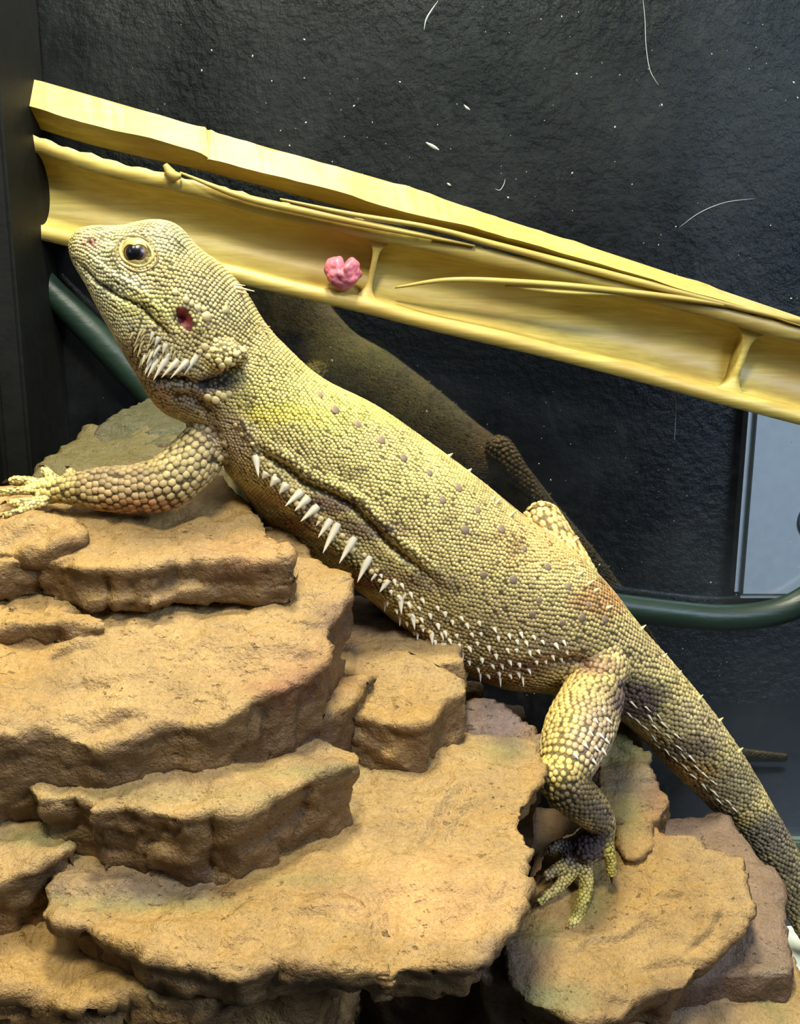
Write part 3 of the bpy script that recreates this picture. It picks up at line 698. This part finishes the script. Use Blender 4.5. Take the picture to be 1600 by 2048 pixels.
pc = pigment(pos, nor)*RNG.uniform(0.74,1.20,(len(pos),1))
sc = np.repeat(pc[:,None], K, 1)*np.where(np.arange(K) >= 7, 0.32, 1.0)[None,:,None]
so = link('scales', mesh_from('scales', SV, [FT,FQ], sc.reshape(-1,3)), M['scale']); keep(so, liz); tag(so, kind='stuff')
print('scales', len(pos), 'body verts', len(V))

def hit(px, py):
    d = ray(px, py).normalized(); loc, no, i, dist = bvh.ray_cast(CAM, d)
    if loc is None:
        loc, no, i, dist = bvh.find_nearest(P(px,py,0.305))
    return loc, no
# ---- horn spines (one mesh shared, one object each)
def cone_mesh(name, blunt=0.0, seg=8):
    prof = [(1.0,-0.25),(1.0,0.0),(0.82,0.22),(0.55,0.52),(0.28,0.80),(0.08+blunt*0.3,0.96),(0.0,1.0)]
    V = []; F4 = []; F3 = []
    for k,(r,z) in enumerate(prof[:-1]):
        for j in range(seg): a = j*2*math.pi/seg; V.append((r*math.cos(a), r*math.sin(a)*0.8, z))
    V.append((0,0,1.0)); n = len(prof)-1
    for k in range(n-1):
        for j in range(seg): F4.append((k*seg+j, k*seg+(j+1)%seg, (k+1)*seg+(j+1)%seg, (k+1)*seg+j))
    for j in range(seg): F3.append(((n-1)*seg+j, (n-1)*seg+(j+1)%seg, n*seg))
    return mesh_from(name, np.array(V), [np.array(F4), np.array(F3)])
cone = cone_mesh('spine'); cone.materials.append(M['spine'])
cone_t = cone_mesh('tan_spine', 0.6); cone_t.materials.append(M['spine_tan'])
cone_c = cone_mesh('claw'); cone_c.materials.append(M['claw'])
bmx = bmesh.new(); bmesh.ops.create_icosphere(bmx, subdivisions=2, radius=1.0); dome = bpy.data.meshes.new('tubercle'); bmx.to_mesh(dome); bmx.free()
for p in dome.polygons: p.use_smooth = True
dome_t = dome.copy(); dome.materials.append(M['tubercle']); dome_t.materials.append(M['spine_tan'])
def place(name, me, loc, axis, r, length, parent=liz):
    o = bpy.data.objects.new(name, me); COL.objects.link(o)
    q = Vector(axis).to_track_quat('Z','Y')
    o.matrix_world = Matrix.Translation(loc) @ q.to_matrix().to_4x4() @ Matrix.Diagonal((r, r, length, 1))
    mw = o.matrix_world.copy(); o.parent = parent; o.matrix_parent_inverse = Matrix.Translation(parent.location).inverted(); o.matrix_world = mw
    return o
def spine(bx, by, tx, ty, w, me=cone, name='spine', out=0.35):
    loc, no = hit(bx, by); Y = loc.y; s = Y/(FPX*CP)
    tip = P(tx, ty, Y) + no*(out*math.hypot(tx-bx, ty-by)*s)
    ax = tip-loc; ax = ax.normalized()*min(ax.length, 1.35*math.hypot(tx-bx, ty-by)*s)
    return place(name, me, loc - ax*0.05, ax, w*s, ax.length)
def z3(x, y): return 400+x/2.667, 800+y/2.667
LAT = [(300,320,320,405,7),(350,395,335,420,9),(400,425,375,462,10),(452,460,420,500,10),(520,505,445,565,9),(560,535,498,590,10),(605,585,528,645,9),(640,640,615,672,5),(680,660,624,732,8),(715,695,648,812,9),(803,765,735,866,9),(888,865,832,964,8.5),(930,935,910,962,5),(992,975,953,1020,7),(1070,1068,1073,1135,6.5),(1135,1158,1148,1217,6),(1235,1248,1241,1302,5.5),(1310,1308,1320,1356,5),(1395,1352,1402,1398,5),(1090,1040,1080,1065,4),(1290,1250,1300,1280,4)]
for bx,by,tx,ty,w in LAT: spine(*z3(bx,by), *z3(tx,ty), w*1.15)
rs = random.Random(3)
def inpoly(x, y, poly):
    c = False
    for k in range(len(poly)):
        x1,y1 = poly[k]; x2,y2 = poly[k-1]
        if (y1 > y) != (y2 > y) and x < (x2-x1)*(y-y1)/(y2-y1)+x1: c = not c
    return c
HIPP = [(760,1140),(900,1230),(1050,1265),(1140,1285),(1130,1320),(1010,1355),(930,1350),(850,1300),(770,1200)]
cnt = 0; used = []
for _try in range(6000):
    if cnt >= 75: break
    x, y = rs.uniform(750,1150), rs.uniform(1130,1360)
    if not inpoly(x,y,HIPP) or any(math.hypot(x-a,y-b) < 17 for a,b in used): continue
    used.append((x,y)); spine(x, y, x+rs.uniform(1,5), y+rs.uniform(5,9), rs.uniform(4.6,6.2), out=0.8); cnt += 1
for x,y in [(1045,1362),(1000,1362),(960,1352),(925,1338),(880,1312),(835,1272),(800,1240),(770,1212)]: spine(x, y-6, x+2, y+10, 4, out=0.3)
TAILP = [(1265,1395),(1320,1430),(1400,1530),(1470,1620),(1440,1610),(1360,1530),(1290,1470),(1250,1420)]
used = []; cnt = 0
for _try in range(6000):
    if cnt >= 45: break
    x, y = rs.uniform(1240,1480), rs.uniform(1380,1630)
    if not inpoly(x,y,TAILP) or any(math.hypot(x-a,y-b) < 17 for a,b in used): continue
    used.append((x,y)); spine(x, y, x+rs.uniform(9,15), y+rs.uniform(8,13), rs.uniform(3,4.2), out=0.25); cnt += 1
for x,y in [(1205,1420),(1215,1440),(1190,1440),(1180,1465),(1200,1470),(1212,1480),(1190,1495),(1170,1490),(1150,1440),(1165,1410),(1205,1500),(1185,1520),(1140,1470),(1150,1510)]:
    spine(x, y, x+rs.uniform(2,5), y+rs.uniform(8,12), 5.5, out=0.7)
for bx,by,tx,ty,w in [(640,1040,612,1120,12),(672,1045,625,1140,14),(730,1035,655,1162,18),(795,1050,705,1148,17),(855,1055,760,1156,17),(920,1025,848,1118,17),(690,950,655,1010,12),(650,985,618,1050,11),(605,1000,590,1060,9),(750,1000,705,1050,12),(690,890,670,935,14),(735,935,720,985,15),(655,860,640,905,12)]:
    o = spine(100+bx/3.2, 400+by/3.2, 100+tx/3.2, 400+ty/3.2, w/3.2*1.45, name='beard_spine', out=0.25)
rb = random.Random(21); used = []
BEARD = [(262,655),(300,660),(345,690),(372,728),(300,735),(278,715)]
for _try in range(900):
    x, y = rb.uniform(255,380), rb.uniform(645,740)
    if not inpoly(x,y,BEARD) or any(math.hypot(x-a,y-b) < 9.5 for a,b in used): continue
    used.append((x,y)); spine(x, y, x-rb.uniform(4,8), y+rb.uniform(10,16), rb.uniform(3.0,4.0), me=cone_t, name='beard_spine', out=0.15)
for bx,by,tx,ty,w in [(1190,560,1290,605,16),(1200,585,1260,615,12),(1180,540,1240,560,12),(1345,800,1400,820,10),(1360,820,1415,850,10),(1370,840,1420,880,10),(1330,780,1375,800,8),(1125,700,1130,655,30)]:
    spine(100+bx/3.2, 400+by/3.2, 100+tx/3.2, 400+ty/3.2, w/3.2, me=cone_t, name='nape_spine', out=0.3)
rs2 = random.Random(11)
spn = [(1120,1075),(1150,1080),(1175,1105),(1190,1130),(1210,1150),(1225,1165),(1000,985),(1010,990),(1040,1015),(1285,1255),(940,940),(900,910),(1330,1310),(1360,1345),(1400,1395),(1440,1440),(1480,1500),(1250,1205)]
for x,y in spn: spine(x-3, y+3, x+rs2.uniform(2,8), y-rs2.uniform(2,6), 6.0, me=cone_t, name='back_spine', out=0.2)
def tub(px, py, r, me=dome, name='tubercle', h=0.30, asp=1.0):
    loc, no = hit(px, py); s = loc.y/(FPX*CP)
    place(name, me, loc+no*0.0001, no, r*s, r*s*h)
for x,y in [(955,1020),(1003,1058),(1048,1097),(1095,1134),(1136,1173),(1176,1209),(1209,1239),(1026,1159),(1078,1200),(1064,1228),(1125,1245),(1164,1236),(967,1150),(670,820),(715,849),(762,880),(807,916),(859,946),(917,976),(640,790),(885,1000),(930,1060)]:
    tub(x, y, rs.uniform(7.5,10))
for x,y,r in [(800,590,22),(870,640,24),(905,665,18),(945,690,24),(1000,745,34),(985,700,20),(990,940,26),(1040,960,20),(1010,1000,20),(1100,1060,24),(1140,1035,26),(1190,985,22),(1235,960,24),(1060,900,18),(1170,1050,20),(1080,1030,22),(960,970,18),(1010,1262,26),(1060,1280,28),(1110,1255,26),(1145,1240,22),(1080,1240,22),(1230,1500,18),(1190,1440,16)]:
    tub(100+x/3.2, 400+y/3.2, r/3.2, dome_t, 'horn_bump', 0.55)
rr_ = random.Random(8)
for k in range(34):
    u = k/33*8.999; i = int(u); q0 = [(505,905),(545,962),(600,1018),(650,1062),(690,1100),(730,1140),(770,1172),(815,1228),(860,1280),(905,1318)]; a0, a1 = q0[i], q0[i+1]; w_ = u-i
    tub(a0[0]*(1-w_)+a1[0]*w_+rr_.uniform(-4,14), a0[1]*(1-w_)+a1[1]*w_-rr_.uniform(2,18), rr_.uniform(4.5,7), dome_t, 'horn_bump', 0.8)
# ---- claws
for f_ in FING[2:]+TOES+FING[:2]:
    (x1,y1,r1,Y1),(x2,y2,r2,Y2) = f_[-2], f_[-1]
    p1, p2 = P(x1,y1,Y1), P(x2,y2,Y2); d = (p2-p1).normalized(); s = Y2/(FPX*CP)
    place('claw', cone_c, p2+d*r2*s*0.6, (d+Vector((0,0,-0.55))).normalized(), r2*s*0.42, r2*s*1.5)
# ---- eye
loc, no = hit(273, 506); no = (no*0.5+Vector((0,-1,0.05))*0.5).normalized(); s = loc.y/(FPX*CP)
ex = Vector((1,0,0)); ex = (ex-no*ex.dot(no)).normalized(); ey = no.cross(ex)
if ey.z < 0: ey = -ey
R = 27*s; ctr = loc - no*R*0.42
def shell(rad, t0, t1, name, mat, parent, nph=40, nth=10, thick=0):
    Vv = []; 
    for i in range(nth+1):
        for j in range(nph):
            ph = j*2*math.pi/nph; a0 = t0(ph) if callable(t0) else t0; a1 = t1(ph) if callable(t1) else t1
            a = a0+(a1-a0)*i/nth
            Vv.append(ctr + (no*math.cos(a)+(ex*math.cos(ph)+ey*math.sin(ph))*math.sin(a))*(rad(a,ph,i/nth) if callable(rad) else rad))
    Q = [(i*nph+j, i*nph+(j+1)%nph, (i+1)*nph+(j+1)%nph, (i+1)*nph+j) for i in range(nth) for j in range(nph)]
    o = link(name, mesh_from(name, np.array([v[:] for v in Vv]), [np.array(Q)]), mat); return o
eye = shell(R, 0.0, 2.2, 'eye', M['eyeball'], liz, nth=16); keep(eye, liz); eye['label'] = 'dark round eye with golden rim'
def child_keep(o, par): o.parent = par; o.matrix_parent_inverse = par.matrix_world.inverted() if False else (Matrix.Translation(liz.location) @ Matrix.Translation(liz.location).inverted()); return o
iris = shell(R*1.012, 0.0, 0.68, 'iris', M['iris'], eye, nth=6); child_keep(iris, eye)
pup = shell(R*1.024, 0.0, 0.46, 'pupil', M['pupil'], eye, nth=5); child_keep(pup, eye)
def opening(ph): return 0.56 + 0.46*abs(math.cos(ph))**1.6 - 0.16*max(0, math.sin(ph))
lid = shell(lambda a,ph,u: R*(1.05+0.12*math.sin(u*math.pi)**0.7), opening, 1.75, 'eyelid', M['eyelid_pale'], eye, nth=14); child_keep(lid, eye)
def ring(rx, ry, r, cx, cy, mat, name, lift=0.0):
    pts = []
    for k in range(48):
        a = k*2*math.pi/48; wv = 1+0.05*math.sin(2*a+0.6)+0.03*math.sin(5*a); px = 273+cx+rx*wv*math.cos(a)+0.12*ry*math.sin(a); py = 506+cy+ry*wv*math.sin(a)
        l, n_ = hit(px, py); pts.append(np.array(l+n_*lift))
    pts = np.array(pts)
    for _ in range(4): pts = (np.roll(pts,1,0)+2*pts+np.roll(pts,-1,0))/4
    T_ = np.roll(pts,-1,0)-np.roll(pts,1,0); T_ /= np.linalg.norm(T_,axis=1,keepdims=True)
    A_ = np.cross(T_, np.array(no[:])); A_ /= np.linalg.norm(A_,axis=1,keepdims=True); B_ = np.cross(T_, A_)
    th = np.linspace(0,2*np.pi,10,endpoint=False)
    rr = r*(0.72+0.38*np.sin(np.linspace(0,2*np.pi,48,endpoint=False)*2+1.0)**2)
    rg = pts[:,None]+(rr*s)[:,None,None]*(A_[:,None]*np.cos(th)[None,:,None]+B_[:,None]*np.sin(th)[None,:,None])
    n,m,_ = rg.shape; i = np.arange(n)[:,None]; j = np.arange(m)[None,:]
    Q = np.stack([i*m+j, i*m+(j+1)%m, ((i+1)%n)*m+(j+1)%m, ((i+1)%n)*m+j],-1).reshape(-1,4)
    o = link(name, mesh_from(name, rg.reshape(-1,3), [Q]), mat); keep(o, liz); return o
ring(41, 37, 2.6, 0, 2, M['eye_crease'], 'eye_ring')
ring(32, 28, 3.6, 0, 0, M['eyelid_pale'], 'eye_ring')
# ---- ear opening, nostril
def patch(px, py, rx, ry, rot, mat, name, depth=0.0006):
    Vv = []; rows = 6; seg = 24
    c, n0 = hit(px, py)
    Vv.append(np.array(c+n0*0.0004))
    for i in range(1, rows+1):
        for j in range(seg):
            a = j*2*math.pi/seg; u = i/rows; dx = rx*u*math.cos(a); dy = ry*u*math.sin(a)
            l, n_ = hit(px+dx*math.cos(rot)-dy*math.sin(rot), py+dx*math.sin(rot)+dy*math.cos(rot))
            Vv.append(np.array(l+n_*(0.00045*(1-u**2)+0.0001)))
    T3 = [(0,1+j,1+(j+1)%seg) for j in range(seg)]
    Q = [(1+(i-1)*seg+j, 1+i*seg+j, 1+i*seg+(j+1)%seg, 1+(i-1)*seg+(j+1)%seg) for i in range(1,rows) for j in range(seg)]
    o = link(name, mesh_from(name, np.array(Vv), [np.array(T3), np.array(Q)]), mat); keep(o, liz); return o
patch(369, 637, 13, 26, -0.45, M['ear'], 'ear_opening')['label'] = 'dark red ear opening'
patch(184, 484, 4.5, 7.5, -0.2, M['nostril'], 'nostril')

# ================================================================== BAMBOO
def bamboo_mat(name, dark):
    t = NT(name)
    fib = t.noise(1.0, 4, 0.6, vec=t.mapping((22, 420, 420)))
    c = t.mix(t.ramp(fib, [(0.3,0.0),(0.7,1.0)]), lin(156,136,60), lin(190,172,92))
    c = t.mix(t.ramp(t.noise(22,4), [(0.4,0.0),(0.75,1.0)]), c, lin(160,130,64))
    t.bsdf(c, 0.45, t.bump(fib, 0.35, 0.0006), 0.4); return t.m
M['bamboo'] = bamboo_mat('split bamboo', 0)
YB = Y_PANE
AX = [(40,368),(200,412),(400,458),(560,497),(740,538),(900,577),(1100,622),(1300,672),(1480,722),(1640,762),(1790,800)]
HT = [90,84,82,80,82,84,86,88,88,90,90]
pole = thing('split_bamboo_pole', (0,YB-0.01,0.3), 'yellow split bamboo pole, hollow side out, slanting across the back glass', 'bamboo')
AXd = catmull(AX, 140); HTd = catmull(np.array(HT,float)[:,None], 140)[:,0]
rgs = []
for k,(x,y) in enumerate(AXd):
    c = P(x,y,YB-0.009); sc_ = (YB-0.009)/(FPX*CP); Ro = HTd[k]*sc_; Ri = Ro-0.0060+0.0003*math.sin(k*0.31)
    d = (P(*AXd[min(k+1,139)],YB-0.009)-P(*AXd[max(k-1,0)],YB-0.009)).normalized(); up = Vector((0,-1,0)).cross(d); up = up if up.z > 0 else -up
    rag = 0.0004*math.sin(k*1.7)+0.0003*math.sin(k*0.63)
    loop = []
    dep = 0.0165
    for j in range(17):     # inner wall, lower lip to upper lip
        a = -math.pi/2 + math.pi*j/16; loop.append(c+up*(Ri*math.sin(a)*(1.0))+Vector((0,1,0))*(-0.006+(dep-0.004)*math.cos(a)))
    for j in range(17):     # outer wall back
        a = math.pi/2 - math.pi*j/16; loop.append(c+up*(Ro*math.sin(a)+ (rag if j == 0 else 0))+Vector((0,1,0))*(-0.006+(dep-0.0015)*math.cos(a)+ (-0.001 if j in (0,16) else 0)))
    rgs.append([v[:] for v in loop])
rgs = np.array(rgs); Vb, Fb = grid_tube(rgs, cap=False)
n,m,_ = rgs.shape
capA = np.array([(j, 33-j, 33-j-1, j+1) for j in range(16)]); capB = capA[:, ::-1] + (n-1)*m
o = link('half_pole', mesh_from('half_pole', Vb, [Fb[0], capA, capB]), M['bamboo']); keep(o, pole)
def septum(xp, w):
    k = int(np.argmin(np.abs(AXd[:,0]-xp))); c = Vector(P(*AXd[k],YB-0.009)); sc_ = (YB-0.009)/(FPX*CP); Ri = HTd[k]*sc_-0.0058
    d = (Vector(P(*AXd[k+1],YB-0.009))-Vector(P(*AXd[k-1],YB-0.009))).normalized(); up = Vector((0,-1,0)).cross(d); up = up if up.z > 0 else -up
    prof = [(-w*2.2,1.03),(-w*1.1,0.93),(-w*0.55,0.78),(-w*0.42,0.0),(w*0.42,0.0),(w*0.55,0.78),(w*1.1,0.93),(w*2.2,1.03)]
    V_ = []; nj = 21
    # curved wall across the hollow, flaring into the pole wall
    for u in np.linspace(-1,1,nj):
        fl = 1.0+5.0*abs(u)**5
        for q,(wx) in enumerate((-1,-0.75,0.75,1)):
            yy = -0.0035 if q in (1,2) else -0.0035+0.012*math.sqrt(max(0,1-0.9*u*u))
            V_.append(np.array(c+up*(Ri*1.04*u)+d*(wx*w*0.5*fl)+Vector((0,1,0))*yy))
    Q = []
    for i in range(nj-1):
        for q in range(3): Q.append((i*4+q,i*4+q+1,(i+1)*4+q+1,(i+1)*4+q))
        Q.append((i*4+3,i*4,(i+1)*4,(i+1)*4+3))
    Q.append((3,2,1,0)); e = (nj-1)*4; Q.append((e,e+1,e+2,e+3))
    o = link('node_wall', mesh_from('node_wall', np.array(V_), [np.array(Q)]), M['bamboo']); keep(o, pole)
septum(742, 0.0028); septum(1482, 0.0034)
# upper cane strip
strip = thing('bamboo_slat', (0,YB-0.01,0.36), 'narrow yellow bamboo slat lying along the top of the split pole', 'bamboo')
SL = [((40,150),(40,206),(40,246)),((200,196),(200,252),(200,294)),((392,252),(400,306),(410,342)),((428,264),(425,322),(440,350)),((560,302),(560,352),(570,384)),((800,370),(800,420),(800,446)),((1000,436),(1000,470),(1000,498)),((1200,500),(1200,528),(1200,560)),((1400,566),(1400,590),(1400,618)),((1600,634),(1600,650),(1600,668)),((1790,700),(1790,712),(1790,728))]
st3 = np.array([[np.array(P(*a,YB-0.010)), np.array(P(*b,YB-0.0175)), np.array(P(*c,YB-0.007)), np.array(P(*c,YB-0.0015)), np.array(P(*a,YB-0.0015))] for a,b,c in SL])
st3 = np.stack([catmull(st3[:,k], 90) for k in range(5)],1)
st3[:,0,2] += fbm(np.c_[np.arange(90)*0.35, np.zeros(90), np.zeros(90)],3)*0.0008; st3[:,1,2] += fbm(np.c_[np.arange(90)*0.3, np.ones(90)*5, np.zeros(90)],3)*0.0006
Vs, Fs = grid_tube(st3, cap=True)
me = mesh_from('slat', Vs, Fs, smooth=False); o = link('slat', me, M['bamboo']); keep(o, strip)
def sliver(par, pts, r, name='splinter'):
    c,a,b,rg = round_tube([np.array(P(x,y,Y)) for x,y,Y in pts], r, 6, n=len(pts)*8)
    v,f_ = grid_tube(rg); o = link(name, mesh_from(name, v, f_), M['bamboo']); keep(o, par)
sliver(pole, [(790,575,YB-.013),(900,560,YB-.0165),(1050,565,YB-.018),(1200,578,YB-.018),(1400,602,YB-.017),(1540,628,YB-.016)], [.0005,.0011,.0013,.0013,.0011,.0005])
sliver(pole, [(1010,572,YB-.0165),(1120,584,YB-.018),(1250,590,YB-.0175)], [.0004,.001,.0003])
sliver(pole, [(360,345,YB-.017),(480,392,YB-.018),(620,425,YB-.018),(800,462,YB-.0175),(950,492,YB-.017)], [.0004,.0014,.0016,.0012,.0004])
sliver(pole, [(560,398,YB-.0185),(700,428,YB-.0185),(860,455,YB-.018),(1000,492,YB-.017),(1300,570,YB-.0165),(1600,645,YB-.0165)], [.0004,.001,.0010,.0014,.0016,.001])
sliver(pole, [(330,330,YB-.0175),(345,350,YB-.018),(362,352,YB-.018)], [.0012,.0022,.0010])
# pink scrap
pk = [];
bm = bmesh.new(); bmesh.ops.create_icosphere(bm, subdivisions=5, radius=1.0)
Vp = np.array([v.co[:] for v in bm.verts]); Fp = np.array([[v.index for v in f.verts] for f in bm.faces]); bm.free()
dsp = 1-0.55*np.exp(-(np.abs(Vp[:,0]+0.25*Vp[:,2]-0.15+0.3*fbm(Vp*1.1,2))/0.16)**2)*np.clip(Vp[:,2]+0.5,0,1)+0.16*fbm(Vp*1.3+3,2)+0.05*fbm(Vp*3.5,2)
cp = np.array(P(686,545,YB-0.016)); Vp = cp+Vp*dsp[:,None]*np.array([0.0072,0.0055,0.0066])
o = link('pink_petal', mesh_from('pink_petal', Vp, [Fp]), simple('pink petal', lin(206,112,124), 0.5, bscale=600, bdist=0.0008, var=0.3))
tag(o, 'crumpled pink petal lying in the hollow of the split bamboo', 'petal')

# ================================================================== VINE, WHITE BOX, FLECKS
t = NT('dark green vine'); fib = t.noise(1.0, 4, 0.6, vec=t.mapping((60, 300, 300)))
t.bsdf(t.mix(fib, lin(20,34,25), lin(32,50,38)), 0.4, t.bump(fib, 0.3, 0.0008), 0.4); M['vine'] = t.m
yv = YB-0.0062
vp = [(50,520,yv),(95,575,yv),(200,680,yv),(330,815,yv),(480,950,yv),(700,1080,yv),(950,1160,yv),(1150,1200,yv),(1300,1222,yv),(1450,1236,yv),(1560,1222,yv),(1640,1180,yv),(1760,1090,yv)]
c,a,b,rg = round_tube([np.array(P(*q)) for q in vp], [.0058,.0058,.0064,.0068,.0064,.006,.006,.006,.006,.006,.006,.006,.006], 20, n=140)
v,f_ = grid_tube(rg); o = link('green_vine', mesh_from('green_vine', v, f_), M['vine']); tag(o, 'thick dark green vine drooping against the back glass behind the rock', 'vine')
M['white'] = simple('white plastic', lin(226,228,226), 0.4, var=0.04)
xa = P(1488,1000,0.585).x; zb = P(1488,1200,0.585).z; zt = P(1488,700,0.585).z
wb = thing('white_box', (xa+0.09, 0.60, zb), 'white plastic box mounted on the dark wall behind the glass', 'box')
o = link('housing', box_mesh('housing', xa, xa+0.18, 0.585, 0.602, zb, zt, 0.004, 3), M['white']); keep(o, wb)
pc_ = P(1640,1040,0.585); bm = bmesh.new(); bmesh.ops.create_cone(bm, cap_ends=True, segments=40, radius1=0.014, radius2=0.013, depth=0.004, matrix=Matrix.Translation(pc_) @ Matrix.Rotation(math.pi/2,4,'X')); me = bpy.data.meshes.new('knob'); bm.to_mesh(me); bm.free()
o = link('knob', me, simple('grey knob', lin(120,128,134), 0.4)); keep(o, wb)
# dust flecks and hairs on the glass
bm = bmesh.new()
rd = random.Random(5)
for k in range(420):
    x = rd.uniform(60,1600); y = rd.uniform(0,1500)
    r = rd.choice([0.00012,0.00015,0.0002,0.00016,0.0003])
    p = P(x,y,YB-0.0001); bmesh.ops.create_icosphere(bm, subdivisions=1, radius=r, matrix=Matrix.Translation(p) @ Matrix.Rotation(rd.uniform(0,3),4,'Y') @ Matrix.Diagonal((rd.uniform(1,2.0),0.5,1,1)))
me = bpy.data.meshes.new('dust'); bm.to_mesh(me); bm.free()
M['dust'] = simple('pale dust', lin(170,178,170), 0.8)
o = link('dust_specks', me, M['dust']); tag(o, 'pale dust specks scattered over the back glass', 'dust', kind='stuff')
def hair(pts, r, label, cat='hair', mat=None, name='stray_hair'):
    c,a,b,rg = round_tube([np.array(P(x,y,YB-0.0002)) for x,y in pts], [r*(0.3 if k in (0, len(pts)-1) else 1.0) for k in range(len(pts))], 8, n=len(pts)*8)
    v,f_ = grid_tube(rg); o = link(name, mesh_from(name, v, f_), mat or M['dust']); tag(o, label, cat); return o
hair([(1284,-20),(1290,40),(1292,90),(1300,140),(1318,172)], .00012, 'long pale hair hanging down the glass beside the blue sheen')
hair([(1358,455),(1400,425),(1450,405),(1508,397)], .00010, 'curved pale hair on the glass just above the bamboo')
hair([(990,378),(1000,380),(1008,368),(1010,358)], .00013, 'tiny hooked pale hair on the glass above the bamboo')
hair([(852,285),(866,293),(878,300)], .0007, 'oblong bluish white fleck on the glass', 'fleck', name='glass_fleck')
hair([(928,210),(934,216),(940,220)], .0005, 'small round bluish fleck on the glass above the oblong one', 'fleck', name='glass_fleck')
hair([(894,366),(898,369),(902,371)], .00045, 'small pale fleck on the glass just over the bamboo slat', 'fleck', name='glass_fleck')
hair([(876,2),(862,22),(852,40),(848,60)], .00028, 'dried pale drip on the upper glass', 'drip', name='dried_drip')
hair([(1350,760),(1352,820),(1349,880)], .00016, 'short pale scratch on the glass under the bamboo', 'scratch', name='glass_scratch')

pp = [on_plane(x,y,0.3,0.0,0.0) for x,y in ((1540,1860),(1700,1850),(1720,1990),(1575,1990),(1560,1905))]
bm = bmesh.new(); vs = [bm.verts.new(p+Vector((0,0,0.0002))) for p in pp]; f_ = bm.faces.new(vs); r_ = bmesh.ops.extrude_face_region(bm, geom=[f_]); bmesh.ops.translate(bm, vec=(0,0,0.0012), verts=[g for g in r_['geom'] if isinstance(g, bmesh.types.BMVert)])
bmesh.ops.recalc_face_normals(bm, faces=bm.faces[:]); me = bpy.data.meshes.new('paper'); bm.to_mesh(me); bm.free()
o = link('paper_sheet', me, simple('white paper', lin(214,220,206), 0.8)); tag(o, 'white paper corner on the tank floor beside the low rock', 'paper')
